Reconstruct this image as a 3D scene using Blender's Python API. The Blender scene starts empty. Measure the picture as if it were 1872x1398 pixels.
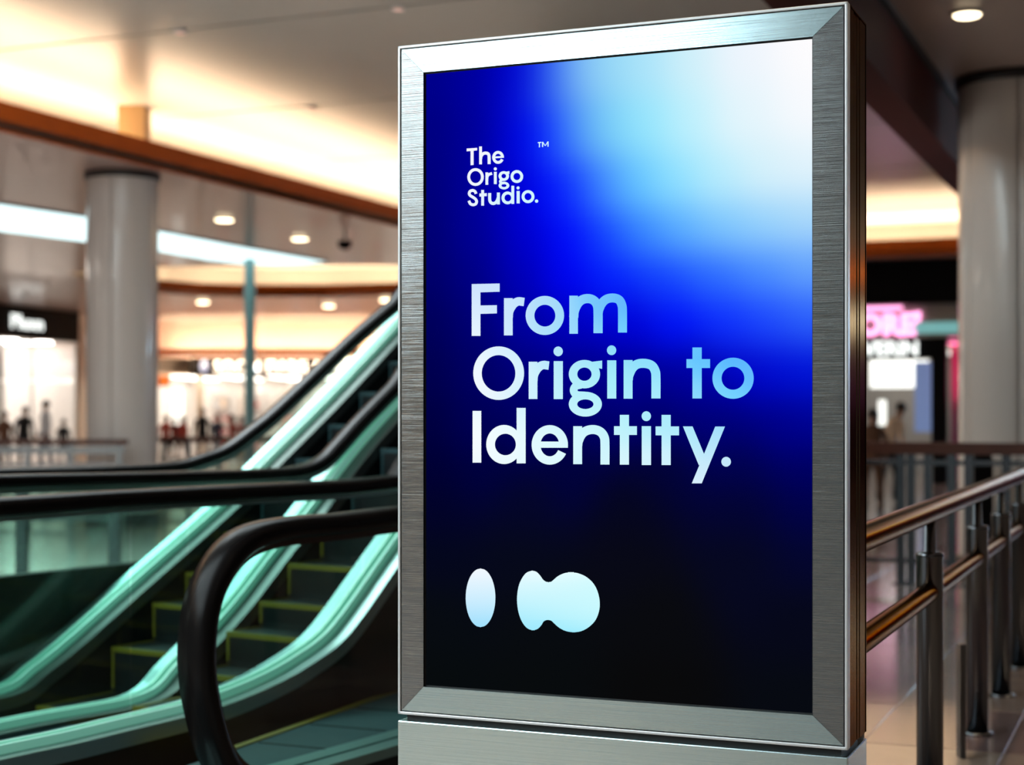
import bpy, bmesh, math, random
from mathutils import Vector, Matrix
from mathutils.geometry import tessellate_polygon

# ------------------------------------------------------------------ camera, world, light, exposure
S = bpy.context.scene
COL = S.collection
EYE = 1.45
F = 2903.0
CX, HY = 936.0, 757.0

cam_data = bpy.data.cameras.new('camera')
cam = bpy.data.objects.new('camera', cam_data)
COL.objects.link(cam)
cam.location = (0, 0, EYE)
cam.rotation_euler = (math.radians(90), 0, 0)
cam_data.sensor_fit = 'HORIZONTAL'
cam_data.sensor_width = 36
cam_data.lens = F / 1872 * 36
cam_data.shift_y = 58 / 1872
cam_data.clip_end = 300
cam_data.dof.use_dof = True
cam_data.dof.focus_distance = 4.2
cam_data.dof.aperture_fstop = 2.2
S.camera = cam

w = bpy.data.worlds.new('world')
S.world = w
w.use_nodes = True
w.node_tree.nodes['Background'].inputs[0].default_value = (.55, .66, .68, 1)
w.node_tree.nodes['Background'].inputs[1].default_value = .30

S.view_settings.view_transform = 'Standard'
S.view_settings.look = 'None'
S.view_settings.exposure = 0
S.view_settings.gamma = 1
S.view_settings.use_curve_mapping = False
try:
    S.cycles.max_bounces = 8
    S.cycles.transparent_max_bounces = 24
    S.cycles.caustics_reflective = False
    S.cycles.caustics_refractive = False
    S.cycles.sample_clamp_indirect = 4
except Exception:
    pass


def area(name, loc, rot, sx, sy, power, col):
    d = bpy.data.lights.new(name, 'AREA')
    d.shape = 'RECTANGLE'
    d.size, d.size_y = sx, sy
    d.energy = power
    d.color = col
    o = bpy.data.objects.new(name, d)
    COL.objects.link(o)
    o.location = loc
    o.rotation_euler = rot
    return o


KA = math.radians(22.69)
K = Vector((math.sin(KA), math.cos(KA), 0))      # the hall's long direction
J = Vector((math.cos(KA), -math.sin(KA), 0))     # across the hall, to the right
D = Vector((.540, .8415, 0)).normalized()        # the escalators' direction
N = Vector((D.y, -D.x, 0))


def nk(n, k, z=0):
    p = J * n + K * k
    p.z = z
    return p


def tn(t, n, z=0):
    p = D * t + N * n
    p.z = z
    return p


# cool fill lights added overhead out of view to lift display, floor and column
area('overhead_fill', nk(-7.2, -3, 5.5), (0, 0, -KA), 6, 14, 1150, (.80, .95, 1.0))
sl = area('overhead_fill', nk(-9, 9.6, 5.5), (0, 0, -KA), 5, 5, 1000, (.86, .96, 1.0))
sl.data.spread = math.radians(100)
# fill lights added without fixtures to lift the dark left side hall
for n_, k_ in ((-22, -4), (-24, 9), (-26, 24)):
    area('side_hall_fill', nk(n_, k_, 4.62), (0, 0, -KA), 4, 4, 330, (1, .90, .80))

# ------------------------------------------------------------------ unprojection helpers (survey of the photograph)
def ray(px, py):
    return Vector(((px - CX) / F, 1, (HY - py) / F))


def at_y(px, py, Y):
    r = ray(px, py) * Y
    r.z += EYE
    return r


def at_h(px, py, h):
    r = ray(px, py)
    r = r * ((h - EYE) / r.z)
    r.z = h
    return r


def at_plane(px, py, nrm, c):
    r = ray(px, py)
    r = r * (c / (r.x * nrm.x + r.y * nrm.y))
    r.z += EYE
    return r


# ------------------------------------------------------------------ mesh helpers
class MB:
    def __init__(self):
        self.v, self.f, self.m, self.sm = [], [], [], []

    def add(self, vs, fs, mi=0, smooth=False):
        b = len(self.v)
        self.v += [tuple(x) for x in vs]
        for f in fs:
            self.f.append([b + i for i in f])
            self.m.append(mi)
            self.sm.append(smooth)
        return self

    def box(self, a, b, mi=0, M=None):
        x0, y0, z0 = a
        x1, y1, z1 = b
        vs = [(x0, y0, z0), (x1, y0, z0), (x1, y1, z0), (x0, y1, z0), (x0, y0, z1), (x1, y0, z1), (x1, y1, z1), (x0, y1, z1)]
        if M:
            vs = [M @ Vector(q) for q in vs]
        return self.add(vs, [(0, 3, 2, 1), (4, 5, 6, 7), (0, 1, 5, 4), (1, 2, 6, 5), (2, 3, 7, 6), (3, 0, 4, 7)], mi)

    def bar(self, p, q, half, z0, z1, mi=0):
        """box along the ground line p-q, `half` wide to both sides, from z0 to z1"""
        p, q = Vector(p), Vector(q)
        d = (q - p)
        d.z = 0
        d.normalize()
        s = Vector((d.y, -d.x, 0)) * half
        b = [p - s, p + s, q + s, q - s]
        vs = [(c.x, c.y, z0) for c in b] + [(c.x, c.y, z1) for c in b]
        return self.add(vs, [(0, 1, 2, 3)[::-1], (4, 5, 6, 7), (0, 1, 5, 4), (1, 2, 6, 5), (2, 3, 7, 6), (3, 0, 4, 7)], mi)

    def tube(self, path, r, seg=12, mi=0, cap=True):
        path = [Vector(p) for p in path]
        n = len(path)
        vs, fs = [], []
        for i, p in enumerate(path):
            t = (path[min(i + 1, n - 1)] - path[max(i - 1, 0)]).normalized()
            u = Vector((0, 0, 1)) if abs(t.z) < .9 else Vector((1, 0, 0))
            a = t.cross(u).normalized()
            b = a.cross(t)
            rr = r[i] if isinstance(r, (list, tuple)) else r
            for k in range(seg):
                an = 2 * math.pi * k / seg
                vs.append(p + a * math.cos(an) * rr + b * math.sin(an) * rr)
        for i in range(n - 1):
            for k in range(seg):
                k2 = (k + 1) % seg
                fs.append((i * seg + k, i * seg + k2, (i + 1) * seg + k2, (i + 1) * seg + k))
        self.add(vs, fs, mi, True)
        if cap:
            self.add(vs[:seg], [list(range(seg))[::-1]], mi)
            self.add(vs[-seg:], [list(range(seg))], mi)
        return self

    def lathe(self, prof, seg=32, mi=0, c=(0, 0, 0)):
        vs, fs = [], []
        for r, z in prof:
            for k in range(seg):
                a = 2 * math.pi * k / seg
                vs.append((c[0] + r * math.cos(a), c[1] + r * math.sin(a), c[2] + z))
        for i in range(len(prof) - 1):
            for k in range(seg):
                k2 = (k + 1) % seg
                fs.append((i * seg + k, i * seg + k2, (i + 1) * seg + k2, (i + 1) * seg + k))
        return self.add(vs, fs, mi, True)

    def sweep(self, path, prof, side, mi=0, smooth=True, closed=True):
        """profile (side, up) swept along a path lying in the vertical plane whose normal is `side`"""
        n, m = len(path), len(prof)
        vs, fs = [], []
        for i, p in enumerate(path):
            t = (path[min(i + 1, n - 1)] - path[max(i - 1, 0)]).normalized()
            up = side.cross(t).normalized()
            for a, b in prof:
                vs.append(p + side * a + up * b)
        mm = m if closed else m - 1
        for i in range(n - 1):
            for k in range(mm):
                k2 = (k + 1) % m
                fs.append((i * m + k, (i + 1) * m + k, (i + 1) * m + k2, i * m + k2))
        if closed:
            fs.append(list(range(m)))
            fs.append([(n - 1) * m + k for k in range(m)][::-1])
        return self.add(vs, fs, mi, smooth)

    def prism(self, poly, z0, z1, mi=0, holes=()):
        loops = [[Vector((p[0], p[1], 0)) for p in poly]] + [[Vector((p[0], p[1], 0)) for p in h] for h in holes]
        tris = tessellate_polygon(loops)
        flat = [p for l in loops for p in l]
        vs = [(p.x, p.y, z0) for p in flat] + [(p.x, p.y, z1) for p in flat]
        m = len(flat)
        fs = []
        for t in tris:
            fs.append(t)
            fs.append([i + m for i in t][::-1])
        b = 0
        for l in loops:
            c = len(l)
            for i in range(c):
                j = (i + 1) % c
                fs.append((b + i, b + j, b + j + m, b + i + m))
            b += c
        return self.add(vs, fs, mi)

    def build(self, name, mats, parent=None, recalc=True):
        me = bpy.data.meshes.new(name)
        me.from_pydata(self.v, [], self.f)
        if not isinstance(mats, (list, tuple)):
            mats = [mats]
        for m in mats:
            me.materials.append(m)
        me.polygons.foreach_set('material_index', self.m)
        me.polygons.foreach_set('use_smooth', self.sm)
        if recalc:
            bm = bmesh.new()
            bm.from_mesh(me)
            bmesh.ops.recalc_face_normals(bm, faces=bm.faces)
            bm.to_mesh(me)
            bm.free()
        o = bpy.data.objects.new(name, me)
        COL.objects.link(o)
        if parent:
            o.parent = parent
        return o


def tag(o, label=None, cat=None, group=None, kind=None):
    if label:
        o['label'] = label
    if cat:
        o['category'] = cat
    if group:
        o['group'] = group
    if kind:
        o['kind'] = kind
    return o


def empty(name, loc=(0, 0, 0), rz=0, label=None, cat=None, group=None):
    o = bpy.data.objects.new(name, None)
    COL.objects.link(o)
    o.empty_display_size = .1
    o.location = loc
    o.rotation_euler = (0, 0, rz)
    return tag(o, label, cat, group)


def rebase(o, loc):
    """put a world-space child mesh under an unrotated Empty standing at loc"""
    o.matrix_parent_inverse = Matrix.Translation(Vector(loc)).inverted()
    return o


def cr(pts, per=8):
    """Catmull-Rom through 2-D/3-D points"""
    P = [Vector(p) for p in pts]
    P = [P[0] * 2 - P[1]] + P + [P[-1] * 2 - P[-2]]
    out = []
    for i in range(1, len(P) - 2):
        a, b, c, d = P[i - 1:i + 3]
        for s in range(per):
            t = s / per
            out.append(.5 * ((2 * b) + (c - a) * t + (2 * a - 5 * b + 4 * c - d) * t * t + (3 * b - a - 3 * c + d) * t ** 3))
    out.append(P[-2])
    return out


# ------------------------------------------------------------------ materials
def lin(c):
    return tuple((x / 12.92 if x <= .04045 else ((x + .055) / 1.055) ** 2.4) for x in [v / 255 for v in c])


def mat(name, col, rough=.5, metal=0., emis=None, es=1., spec=.5, noise=0., nscale=4., bump=0., stretch=None, coat=0.):
    m = bpy.data.materials.new(name)
    m.use_nodes = True
    nt = m.node_tree
    b = nt.nodes['Principled BSDF']
    b.inputs['Base Color'].default_value = (*col, 1)
    b.inputs['Roughness'].default_value = rough
    b.inputs['Metallic'].default_value = metal
    b.inputs['Specular IOR Level'].default_value = spec
    b.inputs['Coat Weight'].default_value = coat
    if emis:
        b.inputs['Emission Color'].default_value = (*emis, 1)
        b.inputs['Emission Strength'].default_value = es
    if noise or bump:
        tc = nt.nodes.new('ShaderNodeTexCoord')
        mp = nt.nodes.new('ShaderNodeMapping')
        nz = nt.nodes.new('ShaderNodeTexNoise')
        nz.inputs['Scale'].default_value = nscale
        nz.inputs['Detail'].default_value = 4
        if stretch:
            mp.inputs['Scale'].default_value = stretch
        nt.links.new(tc.outputs['Object'], mp.inputs['Vector'])
        nt.links.new(mp.outputs['Vector'], nz.inputs['Vector'])
        if noise:
            mx = nt.nodes.new('ShaderNodeMix')
            mx.data_type = 'RGBA'
            mx.inputs['A'].default_value = (*[max(0, c * (1 - noise)) for c in col], 1)
            mx.inputs['B'].default_value = (*[min(1, c * (1 + noise)) for c in col], 1)
            nt.links.new(nz.outputs['Fac'], mx.inputs['Factor'])
            nt.links.new(mx.outputs['Result'], b.inputs['Base Color'])
        if bump:
            bp = nt.nodes.new('ShaderNodeBump')
            bp.inputs['Strength'].default_value = bump
            bp.inputs['Distance'].default_value = .002
            nt.links.new(nz.outputs['Fac'], bp.inputs['Height'])
            nt.links.new(bp.outputs['Normal'], b.inputs['Normal'])
    return m


def glass(name, tint, gloss=(1, 1, 1), ior=1.45):
    """thin pane: tinted transmission plus a Fresnel reflection"""
    m = bpy.data.materials.new(name)
    m.use_nodes = True
    nt = m.node_tree
    nt.nodes.clear()
    out = nt.nodes.new('ShaderNodeOutputMaterial')
    tr = nt.nodes.new('ShaderNodeBsdfTransparent')
    tr.inputs[0].default_value = (*tint, 1)
    gl = nt.nodes.new('ShaderNodeBsdfGlossy')
    gl.inputs['Color'].default_value = (*gloss, 1)
    gl.inputs['Roughness'].default_value = .02
    lw = nt.nodes.new('ShaderNodeLayerWeight')
    lw.inputs['Blend'].default_value = .5
    pw = nt.nodes.new('ShaderNodeMath')
    pw.operation = 'POWER'
    pw.inputs[1].default_value = 4
    fr = nt.nodes.new('ShaderNodeMapRange')
    fr.inputs['To Min'].default_value = .03
    fr.inputs['To Max'].default_value = .9
    nt.links.new(lw.outputs['Facing'], pw.inputs[0])
    nt.links.new(pw.outputs[0], fr.inputs['Value'])
    mx = nt.nodes.new('ShaderNodeMixShader')
    nt.links.new(fr.outputs[0], mx.inputs[0])
    nt.links.new(tr.outputs[0], mx.inputs[1])
    nt.links.new(gl.outputs[0], mx.inputs[2])
    nt.links.new(mx.outputs[0], out.inputs[0])
    return m


def attr_emit(name, strength=1., spec=.2, rough=.3):
    m = mat(name, (0, 0, 0), rough, spec=spec, emis=(1, 1, 1), es=strength)
    nt = m.node_tree
    a = nt.nodes.new('ShaderNodeAttribute')
    a.attribute_name = 'Col'
    nt.links.new(a.outputs['Color'], nt.nodes['Principled BSDF'].inputs['Emission Color'])
    return m


M = {}
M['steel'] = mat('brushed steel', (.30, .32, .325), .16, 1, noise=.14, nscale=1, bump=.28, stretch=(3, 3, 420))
M['steel_rail_lit'] = mat('rail steel with painted light', (.66, .86, .90), .2, 1, noise=.10, nscale=1, bump=.15, stretch=(2, 60, 260))  # lighter teal copy of the stile steel: brighter reflection put into the colour
M['steel_plinth_lit'] = mat('plinth steel with painted light', (.74, .95, .98), .24, 1, noise=.08, nscale=1, bump=.12, stretch=(2, 60, 200))  # plinth's teal reflection put into its base colour
M['lip'] = mat('polished steel edge', (.86, .90, .92), .4, .55)
M['side'] = mat('bronze anodised side', (.10, .055, .03), .18, 1, noise=.2, nscale=1, stretch=(60, 200, 1))
M['side'].node_tree.nodes['Principled BSDF'].inputs['Specular Tint'].default_value = (.38, .27, .20, 1)
M['black'] = mat('black recess', (.006, .006, .007), .5)
M['rubber'] = mat('black handrail rubber', (.006, .005, .005), .27, spec=.12)
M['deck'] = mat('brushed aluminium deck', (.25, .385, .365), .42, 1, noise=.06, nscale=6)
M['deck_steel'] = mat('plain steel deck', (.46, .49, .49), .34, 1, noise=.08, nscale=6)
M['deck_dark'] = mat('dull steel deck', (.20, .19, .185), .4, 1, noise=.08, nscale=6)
M['deck_glow'] = mat('painted deck glow', (.7, .9, .8), .4, emis=lin((140, 240, 212)), es=.3)  # no lamp: glow stands in for deck steel reflecting light through green glass
M['dark_step'] = mat('dark ribbed step metal', (.012, .017, .018), .4, .3, noise=.2, nscale=30)
M['yellow'] = mat('yellow safety line', (.22, .165, .010), .5)
M['clad'] = mat('dark bronze cladding', (.045, .024, .014), .34, .5, noise=.2, nscale=3)
M['panel'] = mat('dark green grey panel', (.008, .012, .012), .45, 0, spec=.2)
M['plate'] = mat('teal steel floor plate', (.030, .072, .078), .45, 0, spec=.25, noise=.1, nscale=20)
M['glass'] = glass('green balustrade glass', (.66, .85, .80))
M['clear'] = glass('shop window glass', (.95, .97, .97))
M['ceil'] = mat('satin ceiling panel', (.455, .465, .435), .30, noise=.04, nscale=1.5)
M['soffit'] = mat('pearl soffit panel', (.60, .435, .385), .30, noise=.05, nscale=1.2, coat=.2)
M['soffit_r'] = mat('taupe soffit panel', (.72, .58, .52), .35, noise=.05, nscale=1.2)
M['stub'] = mat('ochre plaster', (.30, .19, .08), .7)
M['fascia'] = mat('orange brown timber fascia', (.52, .105, .010), .55, spec=.15, noise=.15, nscale=3)
M['beam'] = mat('dark plum beam', (.11, .026, .022), .6, spec=.12)
M['cove'] = mat('warm cove lamp', (1, .8, .5), .5, emis=(1.0, .70, .45), es=22)
M['cove2'] = mat('warm cove tube', (1, .8, .5), .5, emis=(1.0, .74, .46), es=90)
M['bluestrip'] = mat('blue white reflection glow', (.8, .9, 1), .5, emis=(.5, .78, 1.0), es=20)
M['violet'] = mat('violet reflection glow', (.2, .1, .4), .5, emis=lin((105, 70, 170)), es=.9)
M['amber_glow'] = mat('amber reflection glow', (1, .6, .2), .5, emis=(1.0, .42, .12), es=8)
M['sky'] = mat('luminous skylight panel', (.8, .9, .9), .5, emis=lin((214, 246, 250)), es=1.7)
M['fill_glow'] = mat('fill panel diffuser', (.8, .9, .9), .5, emis=(.80, .95, 1.0), es=2.2)  # glow of the added fill panels
M['lamp'] = mat('downlight lens', (1, .9, .7), .5, emis=(1.0, .80, .52), es=6)
M['lamp_off'] = mat('dim downlight lens', (.8, .6, .55), .4, emis=(.9, .5, .4), es=.5)
M['white'] = mat('white enamel', (.75, .74, .72), .4)
M['col'] = mat('gloss column cladding', (.80, .76, .72), .22, noise=.04, nscale=2, coat=.3)
M['colring'] = mat('dark column ring', (.03, .028, .028), .4)
M['floor'] = mat('polished stone floor', (.30, .245, .215), .16, noise=.12, nscale=3)
M['tile_a'] = mat('polished brown stone tile', (.21, .155, .13), .15, noise=.14, nscale=5)
M['tile_b'] = mat('polished beige stone tile', (.27, .21, .17), .15, noise=.14, nscale=5)
M['tile_c'] = mat('polished plum stone tile', (.15, .10, .095), .15, noise=.14, nscale=5)
M['rail'] = mat('bronze tinted steel tube', (.17, .105, .065), .2, 1, noise=.12, nscale=1, stretch=(30, 30, 30))
M['rail'].node_tree.nodes['Principled BSDF'].inputs['Specular Tint'].default_value = (.36, .23, .14, 1)
M['post'] = mat('dark steel post', (.15, .16, .175), .22, 1, noise=.1, nscale=1, stretch=(60, 60, 1))
M['wood'] = mat('red brown timber handrail', (.095, .028, .014), .4, noise=.25, nscale=8)
M['grey'] = mat('grey painted steel', (.34, .35, .35), .35, .5)
M['teal'] = mat('teal painted pole', (.22, .40, .40), .3, .2)
M['shopwhite'] = mat('white shop wall', (.85, .80, .76), .5)
M['shoplight'] = mat('shop ceiling light', (1, 1, 1), .5, emis=(1, .90, .80), es=6)
M['shoplight2'] = mat('bright shop ceiling light', (1, 1, 1), .5, emis=(1, .91, .84), es=15)
M['shopdark'] = mat('black shop fascia', (.006, .006, .007), .7, spec=.1)
M['pinkneon'] = mat('pink neon letter', (1, .5, .8), .5, emis=(1.0, .38, .70), es=2.2)
M['whiteneon'] = mat('white lit letter', (1, 1, 1), .5, emis=(.93, 1.0, .97), es=1.6)
M['bluelit'] = mat('blue white lit letter', (1, 1, 1), .5, emis=(.78, .93, 1.0), es=1.0)
M['pinkwall'] = mat('pink shop wall', (.75, .10, .28), .5)
M['pinklight'] = mat('pink shop lamp', (1, .4, .6), .5, emis=(1.0, .16, .38), es=3)
M['bluewall'] = mat('blue lit poster', (.2, .25, .4), .5, emis=lin((120, 140, 190)), es=.7)
M['tealband'] = mat('teal lit band', (.3, .5, .5), .5, emis=lin((120, 190, 190)), es=.7)
M['orange'] = mat('orange hanging sign panel', (.60, .17, .02), .5)
M['litpanel'] = mat('lit poster panel', (1, 1, 1), .5, emis=(1, .97, .9), es=1.6)
M['wallgrey'] = mat('warm grey wall', (.42, .37, .33), .5)
M['screen'] = attr_emit('display picture', 1.0, .0, .3)
M['letter'] = attr_emit('display lettering', 1.0, 0, .5)
M['skin'] = mat('skin', (.50, .28, .19), .5)
M['hair'] = mat('dark hair', (.02, .014, .01), .5)
CL = {'black': (.012, .012, .014), 'navy': (.02, .03, .08), 'red': (.45, .05, .03), 'pale': (.60, .60, .62), 'beige': (.80, .60, .44),
      'brown': (.14, .06, .03), 'denim': (.05, .07, .12), 'pink': (.6, .25, .25)}
for k_, c_ in CL.items():
    M['cloth_' + k_] = mat(k_ + ' cloth', c_, .8)

# ------------------------------------------------------------------ the hall: floor, ceiling, soffits, fascias
HU, HS, HR = 5.6, 4.7, 4.6          # upper ceiling, left soffit, right soffit
NL, NR, KF = -12.35, -2.35, 33.0    # atrium edges

fl = MB()
fl.prism([nk(-60, -40), nk(26, -40), nk(26, 80), nk(-60, 80)], -.25, -.004)
floor = tag(fl.build('floor', M['floor']), kind='structure')

# tiles of the floor right of the display, each a piece of its own
rnd = random.Random(4)
tile_mesh = []
for mname in ('tile_a', 'tile_b', 'tile_c'):
    b = MB()
    gx, gk = .6 - .006, 1.0 - .006
    c = [J * (-gx / 2) + K * (-gk / 2), J * (gx / 2) + K * (-gk / 2), J * (gx / 2) + K * (gk / 2), J * (-gx / 2) + K * (gk / 2)]
    ci = [p * .994 for p in c]
    vs = [(p.x, p.y, 0) for p in ci] + [(p.x, p.y, -.002) for p in c] + [(p.x, p.y, -.012) for p in c]
    fs = [(3, 2, 1, 0)]
    for i in range(4):
        j = (i + 1) % 4
        fs += [(i, j, 4 + j, 4 + i), (4 + i, 4 + j, 8 + j, 8 + i)]
    b.add(vs, fs)
    o = b.build('floor_tile', M[mname], floor)
    tile_mesh.append(o)
protos = list(tile_mesh)
used = set()
for i in range(-6, 2):
    for j in range(5, 19):
        s = rnd.random()
        if i == -3:
            s = .9 if j % 2 else .3
        q = 0 if s < .5 else (1 if s < .82 else 2)
        if i in (-4, -1) and j > 6:
            q = 2 if (j % 4 == 0) else q
        o = protos[q] if q not in used else protos[q].copy()
        if q in used:
            COL.objects.link(o)
        used.add(q)
        o.parent = floor
        o.location = nk(-1.28 + .6 * (i + 3) - .3, 8.08 + 1.0 * (j - 8) - .5, rnd.uniform(-.0008, .0004))

# upper ceiling in long panels running across the hall
ceiling = empty('ceiling', (0, 0, 0))
tag(ceiling, kind='structure')
back = MB().prism([nk(-60, -40), nk(26, -40), nk(26, 80), nk(-60, 80)], HU + .05, HU + .15)
back.build('ceiling_backing', M['black'], ceiling)
k0 = 14.45 - 4.2 * 13
pi = 0
while k0 < 76:
    a, b_ = k0 + .035, k0 + 4.2 - .035
    MB().prism([nk(-58, a), nk(25, a), nk(25, b_), nk(-58, b_)], HU, HU + .04).build('ceiling_panel', M['ceil'], ceiling)
    k0 += 4.2

# the lens shaped opening in the left soffit
op_near = [(125, 498), (200, 490), (300, 487), (450, 487), (600, 485), (760, 485), (900, 490)]
op_far = [(900, 528), (725, 538), (600, 541), (450, 541), (370, 539), (290, 533), (210, 524), (160, 515)]
hole = [at_h(x, y, HS) for x, y in op_near + op_far]
sof = MB()
sof.prism([nk(-55, -38), nk(NL, -38), nk(NL, KF), nk(NL, 47), nk(-55, 47)], HS, HS + .10, holes=[hole])
tag(sof.build('ceiling_soffit_left', M['soffit']), kind='structure')
MB().prism([nk(-55, 47.02), nk(22, 47.02), nk(22, 78), nk(-55, 78)], HS, HS + .10).build('ceiling_soffit_end', M['soffit'])
tag(bpy.data.objects['ceiling_soffit_end'], kind='structure')
MB().prism([nk(NL + .02, KF), nk(22, KF), nk(22, 47), nk(NL + .02, 47)], HS, HS + .10).build('ceiling_soffit_far', M['soffit'])
tag(bpy.data.objects['ceiling_soffit_far'], kind='structure')
MB().prism([nk(NR + .30, -38), nk(22, -38), nk(22, KF - .02), nk(NR + .30, KF - .02)], HR, HR + .10).build('ceiling_soffit_right', M['soffit_r'])
tag(bpy.data.objects['ceiling_soffit_right'], kind='structure')


def fascia(name, pts, z0=HS - .02, z1=HS + .32, inward=1, wide=.55, th=.06, lamp=True, m='fascia', mb=False):
    """lip along a polyline with the cove lamp tube lying behind it"""
    a, l = MB(), MB()
    for p, q in zip(pts[:-1], pts[1:]):
        p, q = Vector(p), Vector(q)
        d = (q - p).normalized()
        s = Vector((d.y, -d.x, 0)) * inward
        a.bar(p + s * th / 2, q + s * th / 2, th / 2, z0, z1)
        l.bar(p + s * (th + .6 + wide / 2), q + s * (th + .6 + wide / 2), wide / 2, HS + .115, HS + .13)
    o = tag(a.build(name, M[m]), kind='structure')
    if lamp:
        e = tag(l.build(name + '_cove_lamp', M['cove']), kind='structure')
    return o


fascia('trim_1', [nk(NL, KF), nk(NL, -38)], inward=1)                 # left side of the atrium
fascia('trim_2', [nk(NR, KF), nk(NL, KF)], inward=1, wide=1.0)                  # far end of the atrium
far_pts = [at_h(x, y, HS) for x, y in op_far]
fascia('trim_3', far_pts[:6], inward=1)
fascia('trim_7', far_pts[5:], inward=1, lamp=False)
# walls closing the coves behind their lamps
cw = MB()
off = []
for i in range(6):
    d = (far_pts[min(i + 1, 5)] - far_pts[max(i - 1, 0)]).normalized()
    off.append(far_pts[i] + Vector((d.y, -d.x, 0)) * 2.2)
off.append(off[-1] + (off[-1] - off[-2]).normalized() * 3)
for p, q in zip(off[:-1], off[1:]):
    cw.bar(p, q, .05, HS + .1, HU)
tag(cw.build('wall_cove_end', M['ceil']), kind='structure')
MB().bar(nk(NL - 3.2, -38), nk(NL - 3.2, KF + 3.2), .05, HS + .10, HU).build('wall_cove_left', M['ceil'])
MB().bar(nk(NL - 3.2, KF + 3.2), nk(NR + 6, KF + 3.2), .05, HS + .10, HU).build('wall_cove_far', M['ceil'])
for nm in ('wall_cove_left', 'wall_cove_far'):
    tag(bpy.data.objects[nm], kind='structure')

# dark downstand beam along the right side of the atrium
bm_ = MB()
bm_.bar(nk(NR + .15, -38), nk(NR + .15, KF), .15, 4.0, HU)
tag(bm_.build('trim_4', M['beam']), kind='structure')
MB().bar(nk(NR + .18, -38), nk(NR + .18, KF), .16, HR - .05, HR + .02).build('trim_5', M['colring'])
tag(bpy.data.objects['trim_5'], kind='structure')

# end walls that close the hall
for nm, p, q in (('wall_left', nk(-56, -39), nk(-56, 79)), ('wall_right', nk(23, -39), nk(23, 79)), ('wall_back', nk(-56, 79), nk(23, 79))):
    MB().bar(p, q, .1, 0, HU).build(nm, M['wallgrey'])
    tag(bpy.data.objects[nm], kind='structure')

# glowing panels added out of view as bodies of the overhead fill
for i in range(4):
    t = empty('fill_panel', nk(-7.2, -8.4 + i * 4.9 + (3.3 if i == 3 else 0), HU), -KA, 'long white fill panel added in the ceiling out of view', 'fill panel', 'added fill panels out of view')
    MB().box((-2.9, -2.2, -.05), (2.9, 2.2, -.02)).build('diffuser', M['fill_glow'], t)
    f_ = MB()
    for a, b in (((-3, -2.3), (3, -2.2)), ((-3, 2.2), (3, 2.3)), ((-3, -2.2), (-2.9, 2.2)), ((2.9, -2.2), (3, 2.2))):
        f_.box((a[0], a[1], -.07), (b[0], b[1], 0))
    f_.build('frame', M['white'], t)

# lens shaped skylight panel in the left soffit
t = empty('skylight', at_h(250, 430, HS), 0, 'long glowing blue white skylight tapering to a point in the left ceiling', 'skylight')
edge = [(-160, 350), (0, 373), (160, 397), (285, 421), (430, 449), (540, 468), (597, 478)]
low = [(560, 481), (500, 483), (450, 482), (380, 474), (285, 457), (160, 441), (0, 421), (-160, 402)]
pl = [at_h(x, y, HS - .02) for x, y in edge + low]
rebase(MB().prism(pl, HS - .03, HS - .004).build('luminous_panel', M['sky'], t), t.location)
ring = MB()
for p, q in zip(pl, pl[1:] + pl[:1]):
    ring.bar(p, q, .012, HS - .03, HS)
rebase(ring.build('frame', M['white'], t), t.location)


def downlight(px, py, h, r, lens='lamp', lab='', grp=None, power=0, drop=.05):
    p = at_h(px, py, h)
    t = empty('downlight', p, 0, lab, 'downlight', grp)
    MB().lathe([(r * 1.22, 0), (r * 1.22, -.02), (r, -.025), (r, -.004)], 28).build('trim_ring', M['white'], t)
    MB().lathe([(r * .97, -.004), (r * .97, -drop * .8), (r * .85, -drop), (0, -drop)], 28).build('lens', M[lens], t)
    if power:
        d = bpy.data.lights.new('downlight_beam', 'SPOT')
        d.energy = power
        d.color = (1, .78, .52)
        d.spot_size = math.radians(75 if power != 330 else 30)
        d.spot_blend = .6
        d.shadow_soft_size = .08
        o = bpy.data.objects.new('downlight_beam', d)
        COL.objects.link(o)
        o.parent = t
        o.location = (0, 0, -drop - .04)
    return t


downlight(410, 399, HS, .15, lab='bright round downlight left of the other near the dark dome camera', power=251)
downlight(548, 434, HS, .15, lab='bright round downlight between its neighbour and the dark dome camera', power=251)
downlight(1768, 22, HR, .105, lab='bright oval downlight over the right column', power=90, drop=.04)
for x, y, lb in ((371, 550, 'far ceiling downlight under the curved orange fascia left of the teal pole'),
                 (601, 557, 'far ceiling downlight under the curved orange fascia right of the teal pole'),
                 (706, 546, 'far ceiling downlight nearest the display, above the black escalator handrail'),
                 (371, 599, 'small far downlight just above the lit cove, left of the teal pole'),
                 (497, 595, 'small far downlight just right of the teal pole above the lit cove'),
                 (540, 606, 'lowest small far downlight, second right of the teal pole above the lit cove')):
    downlight(x, y, HS, .17, drop=.075, lab=lb, grp='downlights in the far ceiling', power=251)
for (x, y), lb in zip(((330, 57), (728, 14), (570, 196)), ('dim pink spotlight on the upper ceiling joint, left one of its line', 'dim pink spotlight on the upper ceiling joint above the display corner', 'dim spotlight on the lower ceiling joint above the orange fascia')):
    downlight(x, y, HU, .06, 'lamp_off', lb, drop=.025)
# downlights in the right soffit that light the floor by the railing (out of frame)
for (n_, k_) in ((-1.2, 7.15), (-.6, 4.0), (1.5, 9.5), (2.0, 3.5)):
    p = nk(n_, k_, HR)
    q = (CX + F * p.x / p.y, HY - F * (HR - EYE) / p.y)
    downlight(q[0], q[1], HR, .105, lab='round downlight in the low right ceiling over the railing', grp='downlights over the railing', power=330 if n_ == -1.2 else 230)

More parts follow.
